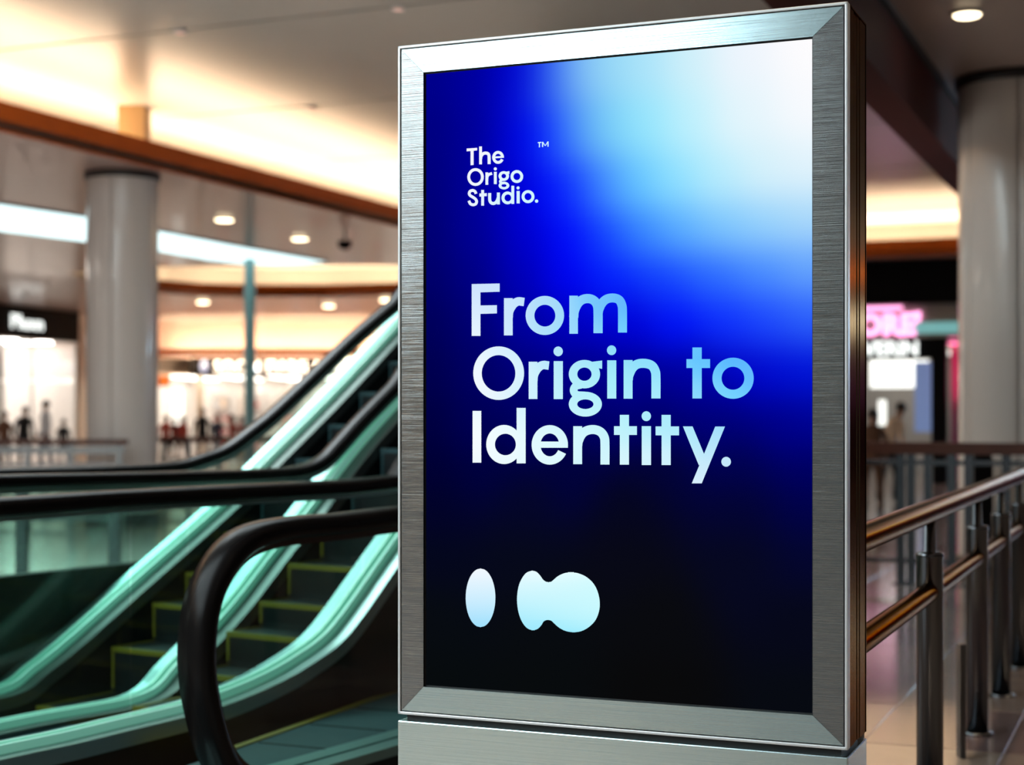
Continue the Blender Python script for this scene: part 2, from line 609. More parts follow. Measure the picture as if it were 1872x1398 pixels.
# dome camera
p = at_h(630, 419, HS)
t = empty('dome_camera', p, 0, 'dark dome camera hanging under the left ceiling beside two downlights', 'camera')
MB().lathe([(.0, 0), (.05, 0), (.05, -.01), (.018, -.012), (.018, -.20), (.11, -.205), (.12, -.25)], 24).build('housing', M['grey'], t)
MB().lathe([(.12, -.21), (.13, -.25), (.11, -.31), (.06, -.35), (0, -.36)], 24).build('dome', M['rubber'], t)


# ------------------------------------------------------------------ columns
def column(name, c, r, top, label, seams):
    t = empty(name, (c[0], c[1], 0), 0, label, 'column')
    MB().lathe([(r + .03, 0), (r + .03, .12), (r, .13)], 48).build('base_ring', M['colring'], t)
    a0 = seams[0]
    for i in range(len(seams)):
        s0, s1 = seams[i], seams[(i + 1) % len(seams)]
        if s1 <= s0:
            s1 += 360
        s0, s1 = s0 + .45, s1 - .45
        seg = 16
        vs, fs = [], []
        for k in range(seg + 1):
            a = math.radians(s0 + (s1 - s0) * k / seg)
            for z in (.12, top - .08):
                for rr in (r, r - .02):
                    vs.append((rr * math.cos(a), rr * math.sin(a), z))
        for k in range(seg):
            b = 4 * k
            fs += [(b, b + 4, b + 6, b + 2), (b + 1, b + 3, b + 7, b + 5)]
        fs += [(0, 2, 3, 1), (4 * seg, 4 * seg + 1, 4 * seg + 3, 4 * seg + 2)]
        b = MB().add(vs, fs, 0, False)
        o = b.build('cladding_panel', M['col'], t)
        for pp in o.data.polygons:
            pp.use_smooth = len(pp.vertices) == 4 and abs(pp.normal.z) < .1
    MB().lathe([(r - .025, 0), (r - .025, top)], 32).build('core', M['colring'], t)
    MB().lathe([(r, top - .09), (r + .03, top - .09), (r + .03, top), (r - .03, top)], 48).build('top_ring', M['colring'], t)
    return t


c = at_y(224, 757, 21.5)
column('column', (c.x, c.y), .475, HS, 'round pale column behind the left timber railing', (265, 338, 60, 150, 225))
b = MB().box((c.x - .02, c.y - .18, HS + .1), (c.x + .34, c.y + .18, HU))
tag(b.build('column_stub', M['stub']), 'short square stub rising into the lit cove above the left column', 'column')
c = at_y(1853, 757, 14.9)
column('column', (c.x, c.y), .50, HR, 'round pale column behind the right railing', (258, 330, 50, 140, 200))

# teal pole
c = at_y(456.5, 757, 33.0)
t = empty('pole', (c.x, c.y, 0), 0, 'slender teal pole rising to the skylight behind the escalator', 'pole')
MB().lathe([(.112, 0), (.112, HS - .03)], 24).build('shaft', M['teal'], t)
for za, zb in ((2.55, 2.74), (3.76, 4.05)):
    MB().lathe([(.113, za), (.122, za), (.122, zb), (.113, zb)], 24).build('collar', M['teal'], t).data.shade_flat()
MB().lathe([(.2, 0), (.2, .03), (.11, .05)], 24).build('base_plate', M['teal'], t)

# ------------------------------------------------------------------ the advertising display
KW, KD = 1.267, .26
ZB, ZT = .603, 2.490
PR = Vector((.846, 4.0, 0))
PL = PR - J * KW
kiosk = empty('advertising_display', PL, -KA, 'large steel framed advertising display with a glowing blue gradient poster on a steel plinth', 'display')


def kp(px, py, d=0.):
    """photo point -> (u, z) on the display's plane lying d behind its front"""
    nrm = K
    q = at_plane(px, py, nrm, PL.dot(K) + d)
    return ((q - PL).dot(J), q.z)


IN = .014
u0, zt0 = kp(777, 134, IN)
u1, zt1 = kp(1487.5, 68, IN)
_, zb0 = kp(777, 1254, IN)
_, zb1 = kp(1488, 1306, IN)
zi1, zi0 = (zt0 + zt1) / 2, (zb0 + zb1) / 2
LP = .009
# frame: four mitred members between an outer lip and the inner opening
LG = LP + .002
outer = [(LG, ZB + LG), (KW - LG, ZB + LG), (KW - LG, ZT - LG), (LG, ZT - LG)]
inner = [(u0, zi0), (u1, zi0), (u1, zi1), (u0, zi1)]
for i, nm in enumerate(('frame_rail', 'frame_stile', 'frame_rail', 'frame_stile')):
    j = (i + 1) % 4
    o_, p_ = outer[i], outer[j]
    q_, r_ = inner[j], inner[i]
    d = Vector((p_[0] - o_[0], 0, p_[1] - o_[1])).normalized() * .0007
    qs = [(o_[0] + d.x, .002, o_[1] + d.z), (p_[0] - d.x, .002, p_[1] - d.z), (q_[0] - d.x, .003, q_[1] - d.z), (r_[0] + d.x, .003, r_[1] + d.z)]
    vs = qs + [(x, .04, z) for x, y, z in qs]
    MB().add(vs, [(0, 1, 2, 3), (4, 7, 6, 5), (0, 4, 5, 1), (1, 5, 6, 2), (2, 6, 7, 3), (3, 7, 4, 0)]).build(nm, M['steel_rail_lit'] if i % 2 == 0 else M['steel'], kiosk)
lip = MB()
for a, b in (((0, ZB), (KW, ZB + LP - .001)), ((0, ZT - LP + .001), (KW, ZT)), ((0, ZB), (LP - .001, ZT)), ((KW - LP + .001, ZB), (KW, ZT))):
    lip.box((a[0], 0, a[1]), (b[0], .03, b[1]))
o = lip.build('edge_trim', M['lip'], kiosk)
bv = o.modifiers.new('bevel', 'BEVEL')
bv.width = .002
bv.segments = 2
MB().box((.004, .03, ZB + .004), (KW - .012, KD - .004, ZT - .004)).build('housing', M['black'], kiosk)
# ribbed side covers: vertical bronze ribs with dark grooves
for sgn, nm in ((1, 'side_cover'), (0, 'side_cover')):
    ub, uo = (KW - .012, KW - .0015) if sgn else (.012, .0015)
    for (y0, y1, dep) in ((.034, .090, 0), (.097, .134, .002), (.140, .166, .001), (.173, .254, 0)):
        r = MB()
        uu = uo - dep if sgn else uo + dep
        pts = [(ub, y0), (uu, y0 + .003), (uu, (y0 + y1) / 2), (uu, y1 - .003), (ub, y1)]
        vs = [(x, y, ZB) for x, y in pts] + [(x, y, ZT) for x, y in pts]
        m_ = len(pts)
        fs = [(i, i + 1, i + 1 + m_, i + m_) for i in range(m_ - 1)] + [(0, m_ - 1, 2 * m_ - 1, m_), tuple(range(m_)), tuple(range(m_, 2 * m_))]
        r.add(vs, fs).build('side_rib', M['side'], kiosk)
MB().box((0, .03, ZT - .004), (KW, KD, ZT)).build('top_cover', M['side'], kiosk)
MB().box((.0, KD - .004, ZB), (KW, KD, ZT - .004)).build('back_cover', M['side'], kiosk)
MB().box((.02, .02, .585), (KW - .02, KD - .02, ZB)).build('shadow_gap', M['black'], kiosk)
o = MB().box((0, 0, 0), (KW, KD + .004, .585)).build('plinth', M['steel_plinth_lit'], kiosk)
bv = o.modifiers.new('bevel', 'BEVEL')
bv.width = .003
bv.segments = 2

# --- the picture on the display: control colours (photo survey) interpolated over the panel
PIC = [
    (785, 140, (0, 0, 138)), (870, 140, (0, 0, 158)), (940, 140, (0, 4, 205)), (985, 140, (20, 55, 235)), (1020, 140, (72, 130, 242)), (1060, 130, (128, 190, 246)), (1110, 125, (150, 216, 246)), (1180, 120, (172, 228, 250)), (1260, 110, (208, 240, 250)), (1350, 100, (238, 245, 253)), (1480, 80, (254, 252, 254)),
    (785, 250, (0, 0, 128)), (870, 250, (0, 0, 152)), (940, 250, (0, 4, 215)), (985, 250, (0, 25, 252)), (1025, 250, (42, 100, 255)), (1060, 240, (85, 160, 246)), (1110, 235, (122, 208, 248)), (1180, 230, (150, 230, 253)), (1260, 225, (190, 240, 253)), (1350, 215, (228, 245, 252)), (1480, 200, (248, 250, 254)),
    (785, 350, (0, 0, 122)), (870, 350, (0, 0, 152)), (940, 350, (0, 0, 205)), (1000, 350, (0, 12, 252)), (1050, 350, (18, 60, 255)), (1100, 345, (62, 135, 255)), (1160, 340, (98, 195, 255)), (1230, 335, (140, 224, 255)), (1310, 330, (182, 236, 253)), (1400, 320, (214, 241, 251)), (1480, 310, (226, 243, 252)),
    (785, 430, (0, 0, 115)), (870, 430, (0, 0, 148)), (960, 430, (0, 0, 205)), (1040, 430, (0, 10, 252)), (1100, 430, (18, 65, 255)), (1170, 425, (52, 130, 255)), (1240, 420, (88, 172, 255)), (1320, 415, (125, 198, 253)), (1400, 410, (150, 210, 252)), (1480, 400, (172, 218, 250)),
    (785, 510, (0, 0, 105)), (870, 510, (0, 0, 132)), (950, 510, (0, 0, 182)), (1040, 510, (0, 4, 240)), (1120, 510, (3, 32, 255)), (1210, 510, (18, 65, 255)), (1300, 505, (42, 105, 255)), (1390, 500, (70, 138, 255)), (1480, 490, (102, 165, 253)),
    (785, 590, (0, 0, 90)), (870, 590, (0, 0, 115)), (960, 590, (0, 0, 160)), (1050, 590, (0, 0, 192)), (1150, 590, (0, 2, 215)), (1240, 590, (0, 18, 250)), (1330, 590, (14, 48, 255)), (1400, 590, (28, 72, 254)), (1480, 585, (45, 98, 252)),
    (785, 680, (0, 0, 78)), (870, 680, (0, 0, 98)), (960, 680, (0, 0, 122)), (1060, 680, (0, 0, 136)), (1160, 680, (0, 0, 146)), (1260, 680, (0, 0, 158)), (1350, 680, (0, 3, 192)), (1420, 680, (0, 12, 212)), (1480, 680, (0, 20, 216)),
    (785, 770, (0, 0, 64)), (870, 770, (0, 0, 84)), (960, 770, (0, 0, 95)), (1080, 770, (0, 0, 105)), (1200, 770, (0, 0, 108)), (1320, 770, (0, 0, 120)), (1420, 770, (0, 0, 136)), (1480, 770, (0, 3, 150)),
    (785, 850, (0, 0, 52)), (900, 850, (0, 1, 62)), (1050, 850, (1, 2, 60)), (1200, 850, (2, 3, 54)), (1350, 850, (1, 2, 78)), (1480, 850, (0, 0, 100)),
    (785, 930, (2, 3, 40)), (950, 930, (4, 6, 40)), (1150, 930, (5, 6, 30)), (1350, 930, (3, 4, 50)), (1480, 930, (1, 2, 72)),
    (785, 1020, (4, 7, 28)), (950, 1020, (6, 9, 26)), (1150, 1020, (8, 9, 22)), (1350, 1020, (6, 8, 32)), (1480, 1020, (4, 6, 46)),
    (785, 1130, (7, 11, 17)), (1000, 1130, (8, 11, 16)), (1200, 1130, (9, 10, 14)), (1480, 1130, (6, 8, 25)),
    (785, 1250, (7, 11, 13)), (1000, 1260, (8, 11, 13)), (1200, 1275, (9, 9, 10)), (1480, 1295, (7, 10, 17)),
]
PICP = [(kp(x, y, IN + .002), c) for x, y, c in PIC]


def idw(u, z, pts, pw=3.4, sx=1.0):
    a = [0, 0, 0]
    ws = 0
    for (pu, pz), c in pts:
        d2 = ((u - pu) * sx) ** 2 + (z - pz) ** 2 + 1.2e-3
        wgt = d2 ** (-pw)
        ws += wgt
        for i in range(3):
            a[i] += wgt * c[i]
    return [v / ws for v in a]


def set_cols(me, cols):
    at = me.color_attributes.new('Col', 'FLOAT_COLOR', 'POINT')
    at.data.foreach_set('color', [x for c in cols for x in (*c, 1)])


NU, NZ = 44, 72
vs, fs, raw = [], [], []
for j in range(NZ + 1):
    for i in range(NU + 1):
        u = u0 + .002 + (u1 - u0 - .004) * i / NU
        z = zi0 + .002 + (zi1 - zi0 - .004) * j / NZ
        vs.append((u, IN + .002, z))
        raw.append(idw(u, z, PICP))
for _ in range(10):                       # smooth the interpolation
    new = []
    for j in range(NZ + 1):
        for i in range(NU + 1):
            nb = [(max(i - 1, 0), j), (min(i + 1, NU), j), (i, max(j - 1, 0)), (i, min(j + 1, NZ))]
            c0 = raw[j * (NU + 1) + i]
            new.append([.4 * c0[q] + .15 * sum(raw[b * (NU + 1) + a][q] for a, b in nb) for q in range(3)])
    raw = new
for j in range(NZ):
    for i in range(NU):
        a = j * (NU + 1) + i
        fs.append((a, a + 1, a + NU + 2, a + NU + 1))
o = MB().add(vs, fs, 0, True).build('poster_screen', M['screen'], kiosk, recalc=False)
set_cols(o.data, [lin(c) for c in raw])
g = MB()
e = .0035
for a, b in (((u0 - .001, zi0), (u1 + .001, zi0 + e)), ((u0 - .001, zi1 - e), (u1 + .001, zi1)), ((u0 - .001, zi0), (u0 + e, zi1)), ((u1 - e, zi0), (u1 + .001, zi1))):
    g.box((a[0], IN - .001, a[1]), (b[0], IN + .001, b[1]))
g.build('screen_gasket', M['black'], kiosk)
MB().box((u0 - .01, IN + .003, zi0 - .01), (u1 + .01, .03, zi1 + .01)).build('screen_backing', M['black'], kiosk)

# --- lettering: outlines drawn as strokes, rings and quads in survey coordinates
LET = IN + .0005


class Ink:
    def __init__(self, ox, oy, sc):
        self.T = lambda p: (ox + p[0] / sc, oy + p[1] / sc)
        self.v, self.f = [], []

    def put(self, pts):
        b = len(self.v)
        self.v += [self.T(p) for p in pts]
        return b

    def quad(self, *p):
        b = self.put(p)
        self.f.append(tuple(range(b, b + len(p))))

    def rect(self, x0, y0, x1, y1, n=4):
        for i in range(n):
            a, c = y0 + (y1 - y0) * i / n, y0 + (y1 - y0) * (i + 1) / n
            self.quad((x0, a), (x1, a), (x1, c), (x0, c))

    def stroke(self, pts, w, per=6):
        P = cr([Vector((*p, 0)) for p in pts], per)
        b = len(self.v)
        row = []
        for i, p in enumerate(P):
            t = (P[min(i + 1, len(P) - 1)] - P[max(i - 1, 0)]).normalized()
            s = Vector((-t.y, t.x, 0)) * w / 2
            row += [(p + s)[:2], (p - s)[:2]]
        self.put(row)
        for i in range(len(P) - 1):
            a = b + 2 * i
            self.f.append((a, a + 1, a + 3, a + 2))

    def ring(self, co, ro, ci, ri, a0=0, a1=360, n=48):
        row = []
        for i in range(n + 1):
            a = math.radians(a0 + (a1 - a0) * i / n)
            ca, sa = math.cos(a), -math.sin(a)
            row += [(co[0] + ro[0] * ca, co[1] + ro[1] * sa), (ci[0] + ri[0] * ca, ci[1] + ri[1] * sa)]
        b = self.put(row)
        for i in range(n):
            a = b + 2 * i
            self.f.append((a, a + 1, a + 3, a + 2))

    def disc(self, c, r, n=28):
        b = self.put([c] + [(c[0] + r[0] * math.cos(2 * math.pi * i / n), c[1] + r[1] * math.sin(2 * math.pi * i / n)) for i in range(n)])
        for i in range(n):
            self.f.append((b, b + 1 + i, b + 1 + (i + 1) % n))

    def poly(self, pts):
        b = self.put(pts)
        for t in tessellate_polygon([[Vector((*p, 0)) for p in pts]]):
            self.f.append(tuple(b + i for i in t))

    def build(self, name, cols, parent):
        CP = [((x / 1000, y / 1000), c) for x, y, c in cols]
        colv = [lin(idw(p[0] / 1000, p[1] / 1000, CP, 1.6)) for p in self.v]
        vs = []
        for p in self.v:
            u, z = kp(p[0], p[1], LET)
            vs.append((u, LET, z))
        o = MB().add(vs, self.f).build(name, M['letter'], parent, recalc=False)
        set_cols(o.data, colv)
        return o


HEAD = [(870, 525, (205, 226, 255)), (870, 605, (235, 247, 255)), (935, 575, (205, 230, 255)), (996, 580, (172, 220, 250)), (1045, 605, (150, 215, 255)), (1095, 560, (110, 195, 252)), (1145, 560, (88, 172, 255)), (1140, 605, (100, 205, 255)),
        (880, 690, (246, 250, 255)), (940, 680, (226, 245, 255)), (985, 700, (205, 242, 254)), (1020, 650, (184, 232, 250)), (1070, 690, (174, 240, 250)), (1075, 745, (195, 245, 252)), (1117, 640, (150, 225, 246)), (1117, 700, (165, 240, 253)), (1190, 665, (140, 226, 252)), (1205, 720, (170, 238, 254)), (1275, 660, (85, 190, 255)), (1275, 720, (130, 215, 255)), (1340, 660, (80, 178, 255)), (1375, 690, (95, 180, 255)), (1340, 720, (110, 215, 255)),
        (872, 800, (250, 253, 255)), (920, 810, (240, 252, 255)), (1005, 815, (230, 252, 255)), (1075, 800, (215, 248, 255)), (1140, 780, (190, 244, 250)), (1140, 845, (222, 247, 252)), (1180, 765, (172, 236, 252)), (1182, 840, (220, 246, 255)), (1220, 770, (170, 238, 252)), (1225, 840, (215, 244, 255)), (1260, 790, (180, 236, 250)), (1315, 785, (165, 220, 250)), (1275, 880, (225, 240, 252)), (1327, 843, (200, 232, 250))]


def glyph_F(k):
    k.quad((120, 103), (206, 101), (206, 612), (120, 612))
    k.quad((206, 101), (395, 97), (395, 178), (206, 184))
    k.quad((206, 313), (368, 310), (368, 391), (206, 396))


h = empty('headline', (0, 0, 0))
h.parent = kiosk
z1 = (840, 500, 1828 / 340)
z2 = (1080, 600, 1584 / 340)
z3 = (840, 720, 1872 / 340)
k = Ink(*z1)
glyph_F(k)
k.build('letter', HEAD, h)


def glyph_r(k, dx=0, dy=0):
    k.rect(437 + dx, 241 + dy, 523 + dx, 607 + dy)
    k.stroke([(482 + dx, 440 + dy), (490 + dx, 370 + dy), (527 + dx, 305 + dy), (575 + dx, 274 + dy), (636 + dx, 279 + dy)], 83)


k = Ink(*z1)
glyph_r(k)
k.build('letter', HEAD, h)
k = Ink(*z1)
k.ring((839, 411), (189, 192), (839, 413), (103, 107))
k.build('letter', HEAD, h)
k = Ink(*z1)
k.rect(1080, 217, 1164, 591)
k.stroke([(1123, 430), (1130, 365), (1165, 292), (1213, 254), (1275, 246), (1325, 268), (1355, 315), (1362, 385), (1362, 585)], 90)
k.stroke([(1362, 400), (1372, 350), (1405, 285), (1455, 247), (1520, 240), (1570, 260), (1596, 310), (1602, 375), (1602, 579)], 88)
k.build('letter', HEAD, h)
k = Ink(*z1)
k.ring((385, 978), (250, 263), (384, 980), (165, 179), n=64)
k.build('letter', HEAD, h)
k = Ink(*z1)
glyph_r(k, 243, 625)
k.build('letter', HEAD, h)
for st, dt in (((926, 860, 1016, 1233), (970, 764)), ((1452, 852, 1541, 1228), (1495, 753))):
    k = Ink(*z1)
    k.rect(*st)
    k.disc(dt, (46, 48))
    k.build('letter', HEAD, h)


def glyph_g(k, bowl, bo, bi, ear, neck, nw, lo, loo, loi):
    k.ring(bowl, bo, (bowl[0], bowl[1]), bi)
    k.quad(*ear)
    k.stroke(neck, nw)
    k.ring(lo, loo, lo, loi)


k = Ink(*z1)
glyph_g(k, (1228, 988), (154, 140), (70, 65), [(1290, 868), (1402, 854), (1402, 936), (1340, 925)],
        [(1195, 1092), (1140, 1108), (1122, 1150), (1150, 1190), (1235, 1198)], 76, (1237, 1283), (163, 122), (80, 47))
k.build('letter', HEAD, h)


def glyph_n(k, x0, y0, x1, y1, arch, wd):
    k.rect(x0, y0, x1, y1)
    k.stroke(arch, wd)


k = Ink(*z2)
glyph_n(k, 280, 270, 356, 599, [(319, 440), (325, 400), (355, 338), (400, 304), (465, 299), (520, 318), (549, 365), (555, 425), (555, 597)], 78)
k.build('letter', HEAD, h)
k = Ink(*z2)
k.rect(866, 163, 945, 597)
k.rect(815, 262, 1016, 338, 1)
k.build('letter', HEAD, h)
k = Ink(*z2)
k.ring((1212, 425), (176, 175), (1211, 425), (97, 98))
k.build('letter', HEAD, h)
k = Ink(*z3)
k.rect(132, 170, 219, 691)
k.build('letter', HEAD, h)
k = Ink(*z3)
k.rect(575, 140, 666, 698)
k.ring((449, 508), (180, 197), (462, 508), (105, 108))
k.build('letter', HEAD, h)


def glyph_e(k, c, ro, ri, bar, a0=-8, a1=333):
    k.ring(c, ro, c, ri, a0, a1)
    k.quad(*bar)


k = Ink(*z3)
glyph_e(k, (909, 512), (183, 199), (94, 115), [(800, 478), (1070, 479), (1092, 541), (800, 541)])
k.build('letter', HEAD, h)
k = Ink(*z3)
glyph_n(k, 1145, 324, 1234, 706, [(1190, 520), (1197, 475), (1232, 404), (1285, 367), (1355, 358), (1418, 380), (1456, 432), (1464, 505), (1464, 710)], 91)
k.build('letter', HEAD, h)
k = Ink(*z3)
k.rect(1614, 210, 1706, 711)
k.rect(1555, 324, 1786, 412, 1)
k.build('letter', HEAD, h)
k = Ink(*z2)
k.rect(434, 833, 513, 1164)
k.disc((473, 748), (40, 42))
k.build('letter', HEAD, h)
k = Ink(*z2)
k.rect(603, 737, 681, 1164)
k.rect(552, 835, 752, 911, 1)
k.build('letter', HEAD, h)
k = Ink(*z2)
k.quad((785, 835), (867, 835), (916, 952), (852, 1000))
k.quad((852, 1000), (916, 952), (985, 1118), (920, 1165))
k.quad((1060, 836), (1143, 836), (1044, 1078), (961, 1078))
k.quad((961, 1078), (1044, 1078), (945, 1320), (860, 1320))
k.build('letter', HEAD, h)
k = Ink(*z2)
k.disc((1153, 1136), (41, 42))
k.build('full_stop', HEAD, h)

LOGO = [(855, 272, (250, 246, 255)), (900, 295, (238, 247, 255)), (865, 325, (246, 246, 255)), (935, 325, (222, 248, 255)), (860, 370, (232, 242, 255)), (920, 365, (205, 240, 255)), (985, 365, (200, 248, 255)), (993, 262, (205, 245, 255))]
h = empty('name_mark', (0, 0, 0))
h.parent = kiosk
z4 = (830, 240, 1748 / 200)
k = Ink(*z4)
k.quad((202, 275), (370, 263), (370, 305), (202, 320))
k.quad((264, 300), (313, 297), (313, 537), (264, 542))
k.build('letter', LOGO, h)
k = Ink(*z4)
k.rect(401, 241, 447, 527)
k.stroke([(425, 440), (432, 398), (462, 359), (508, 347), (547, 362), (560, 405), (561, 523)], 49)
k.build('letter', LOGO, h)
k = Ink(*z4)
glyph_e(k, (704, 416), (94, 103), (48, 58), [(650, 401), (796, 392), (797, 422), (650, 431)], -2, 337)
k.build('letter', LOGO, h)
k = Ink(*z4)
k.ring((344, 730), (132, 142), (344, 730), (86, 96))
k.build('letter', LOGO, h)
k = Ink(*z4)
k.rect(502, 656, 547, 854)
k.stroke([(525, 770), (530, 726), (556, 690), (608, 672)], 44)
k.build('letter', LOGO, h)
for st, dt in (((637, 647, 683, 843), (660, 600)), ((1000, 953, 1050, 1151), (1023, 904))):
    k = Ink(*z4)
    k.rect(*st)
    k.disc(dt, (25, 25))
    k.build('letter', LOGO, h)
k = Ink(*z4)
glyph_g(k, (795, 714), (84, 78), (37, 36), [(830, 645), (885, 635), (885, 680), (855, 682)],
        [(775, 774), (748, 782), (738, 803), (755, 822), (800, 826)], 40, (798, 866), (86, 62), (40, 24))
k.build('letter', LOGO, h)
for cc, ro, ri in (((1004, 722), (101, 103), (55, 57)), ((1182, 1043), (103, 104), (56, 58))):
    k = Ink(*z4)
    k.ring(cc, ro, cc, ri)
    k.build('letter', LOGO, h)
k = Ink(*z4)
k.stroke([(352, 998), (336, 962), (298, 944), (258, 957), (243, 992), (258, 1025), (302, 1052), (345, 1085), (361, 1125), (343, 1162), (300, 1173), (260, 1155), (237, 1108)], 46)
k.build('letter', LOGO, h)
k = Ink(*z4)
k.rect(434, 936, 480, 1187)
k.quad((405, 993), (524, 987), (524, 1035), (405, 1043))
k.build('letter', LOGO, h)
k = Ink(*z4)
k.stroke([(570, 985), (570, 1085), (583, 1130), (618, 1152), (658, 1143), (688, 1110), (706, 1062)], 49)
k.rect(685, 978, 733, 1167)
k.build('letter', LOGO, h)
k = Ink(*z4)
k.ring((855, 1063), (97, 102), (860, 1063), (53, 56))
k.rect(916, 870, 962, 1160)
k.build('letter', LOGO, h)
k = Ink(*z4)
k.disc((1319, 1114), (27, 27))
k.build('full_stop', LOGO, h)
k = Ink(*z4)
k.quad((1338, 173), (1395, 167), (1395, 184), (1338, 190))
k.rect(1356, 175, 1374, 255, 2)
k.rect(1405, 168, 1424, 250, 2)
k.rect(1493, 162, 1511, 245, 2)
k.quad((1405, 168), (1424, 167), (1464, 232), (1450, 232))
k.quad((1511, 162), (1493, 162), (1450, 232), (1464, 232))
k.build('trademark_sign', LOGO, h)

EMB = [(880, 1045, (252, 250, 255)), (880, 1090, (226, 243, 255)), (880, 1120, (190, 230, 254)), (880, 1143, (130, 216, 252)), (975, 1048, (246, 254, 255)), (1045, 1050, (240, 254, 255)), (975, 1085, (218, 251, 254)), (1060, 1085, (212, 252, 254)), (975, 1115, (176, 243, 254)), (1060, 1115, (190, 247, 254)), (975, 1148, (140, 228, 254)), (1048, 1152, (140, 230, 254)), (1095, 1100, (205, 250, 254))]
h = empty('emblem', (0, 0, 0))
h.parent = kiosk
z5 = (830, 1020, 1872 / 290)
k = Ink(*z5)
for rr in range(8):
    a, b = 346 * (-1 + rr / 4), 346 * (-1 + (rr + 1) / 4)
    k_ = 8
    for q in range(k_):
        ya, yb = a + (b - a) * q / k_, a + (b - a) * (q + 1) / k_
        xa, xb = 175 * math.sqrt(max(0, 1 - (ya / 346) ** 2)), 175 * math.sqrt(max(0, 1 - (yb / 346) ** 2))
        k.quad((313 - xa, 468 + ya), (313 + xa, 468 + ya), (313 + xb, 468 + yb), (313 - xb, 468 + yb))
k.build('oval', EMB, h)
blob = [(920, 147), (970, 160), (1015, 203), (1048, 250), (1080, 275), (1115, 284), (1150, 276), (1180, 250), (1230, 210), (1300, 178), (1385, 166), (1480, 183), (1570, 227), (1650, 305), (1700, 410), (1720, 525), (1710, 630), (1670, 730), (1600, 806), (1510, 858), (1415, 875), (1320, 860), (1240, 820), (1180, 768), (1150, 740), (1105, 728), (1060, 745), (1033, 787), (990, 832), (930, 850), (862, 825), (802, 750), (760, 635), (743, 490), (760, 340), (802, 237), (855, 172)]
blob = [tuple(p[:2]) for p in cr([Vector((*p, 0)) for p in blob + blob[:1]], 4)[:-1]]
# horizontal scanline strips so that the vertical gradient is carried by many vertices
k = Ink(*z5)


def spans(y):
    xs = []
    for (ax, ay), (bx, by) in zip(blob, blob[1:] + blob[:1]):
        if (ay <= y < by) or (by <= y < ay):
            xs.append(ax + (bx - ax) * (y - ay) / (by - ay))
    return sorted(xs)


ys = [147.5 + (874.5 - 147.5) * i / 120 for i in range(121)]
for ya, yb in zip(ys[:-1], ys[1:]):
    A, B = spans(ya + .01), spans(yb - .01)
    if len(A) == len(B):
        for i in range(0, len(A), 2):
            k.quad((A[i], ya), (A[i + 1], ya), (B[i + 1], yb), (B[i], yb))
    else:
        C = spans((ya + yb) / 2)
        for i in range(0, len(C), 2):
            k.quad((C[i], ya), (C[i + 1], ya), (C[i + 1], yb), (C[i], yb))
k.build('double_lobe', EMB, h)

# ------------------------------------------------------------------ escalators
HP = [(-.052, -.012), (-.050, .012), (-.036, .026), (0, .030), (.036, .026), (.050, .012), (.052, -.012), (.040, -.024), (-.040, -.024)]


def plane_pts(pxs, n):
    out = []
    for x, y in pxs:
        q = at_plane(x, y, N, n)
        out.append(Vector((q.dot(D), q.z)))
    return out


def extend(pts, slope, htop, flat):
    """carry a (t, h) curve on up its slope to htop, then level"""
    t, hh = pts[-1]
    dt = (htop - hh) / slope
    return pts + [Vector((t + dt * .5, hh + (htop - hh) * .5)), Vector((t + dt * .93, hh + (htop - hh) * .93)), Vector((t + dt * 1.07 + .05, htop)), Vector((t + dt * 1.07 + flat, htop))]


def interp(curve, t):
    if t <= curve[0][0]:
        return curve[0][1]
    for a, b in zip(curve[:-1], curve[1:]):
        if a[0] <= t <= b[0]:
            return a[1] + (b[1] - a[1]) * (t - a[0]) / max(1e-6, b[0] - a[0])
    return curve[-1][1]


def w3(curve, n):
    return [tn(p[0], n, p[1]) for p in curve]


def balustrade(parent, n, rail, deck, hw=.13, sc=1.0):
    """handrail, glass panes, deck strips and painted glow strips of one balustrade; rail and deck are (t, h) curves"""
    side = N
    MB().sweep(w3(rail, n), [(a * sc, b * sc) for a, b in HP], side).build('handrail', M['rubber'], parent)
    base = MB().sweep(w3(rail, n), [(-.03, -.05), (.03, -.05), (.03, -.02), (-.03, -.02)], side, smooth=False)
    base.build('handrail_guide', M['deck'], parent)
    for s in (-1, 1):
        MB().sweep([p + Vector((0, 0, .0)) for p in w3(deck, n + s * hw * .55)], [(-hw * .45, .012 - .012 * (s > 0)), (hw * .45, .012 - .012 * (s < 0)), (hw * .45, -.05), (-hw * .45, -.05)], side, smooth=False).build('deck_strip', M['deck' if s < 0 else ('deck_steel' if n > -5 else 'deck_dark')], parent)
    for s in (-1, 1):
        MB().sweep(w3(deck, n + s * .024), [(-.010, .005), (.010, .005), (.010, .040), (-.010, .040)], side, smooth=False).build('glow_strip', M['deck_glow'], parent)
    MB().sweep(w3(deck, n), [(-.012, -.03), (.012, -.03), (.012, .012), (-.012, .012)], side, smooth=False).build('glass_channel', M['black'], parent)


def pane(parent, n, poly, m='glass'):
    """upright pane from a (t, h) polygon, 10 mm thick"""
    loops = [[Vector((p[0], p[1], 0)) for p in poly]]
    tris = tessellate_polygon(loops)
    vs = [tn(p[0], n, p[1]) for p in poly]
    MB().add(vs, tris).build('glass_pane', M[m], parent)


def glass_run(parent, n, rail, deck, t0, t1, step, gap=.006):
    t = t0
    while t < t1 - .05:
        e = min(t + step, t1)
        a, b = t + gap / 2, e - gap / 2
        ts = [a + (b - a) * i / 14 for i in range(15)]
        lo = [(x, interp(deck, x) + .01) for x in ts]
        hi = [(x, interp(rail, x) - .03) for x in ts]
        if all(q[1] > p[1] + .01 for p, q in zip(lo, hi)):
            pane(parent, n, lo + hi[::-1])
        t = e


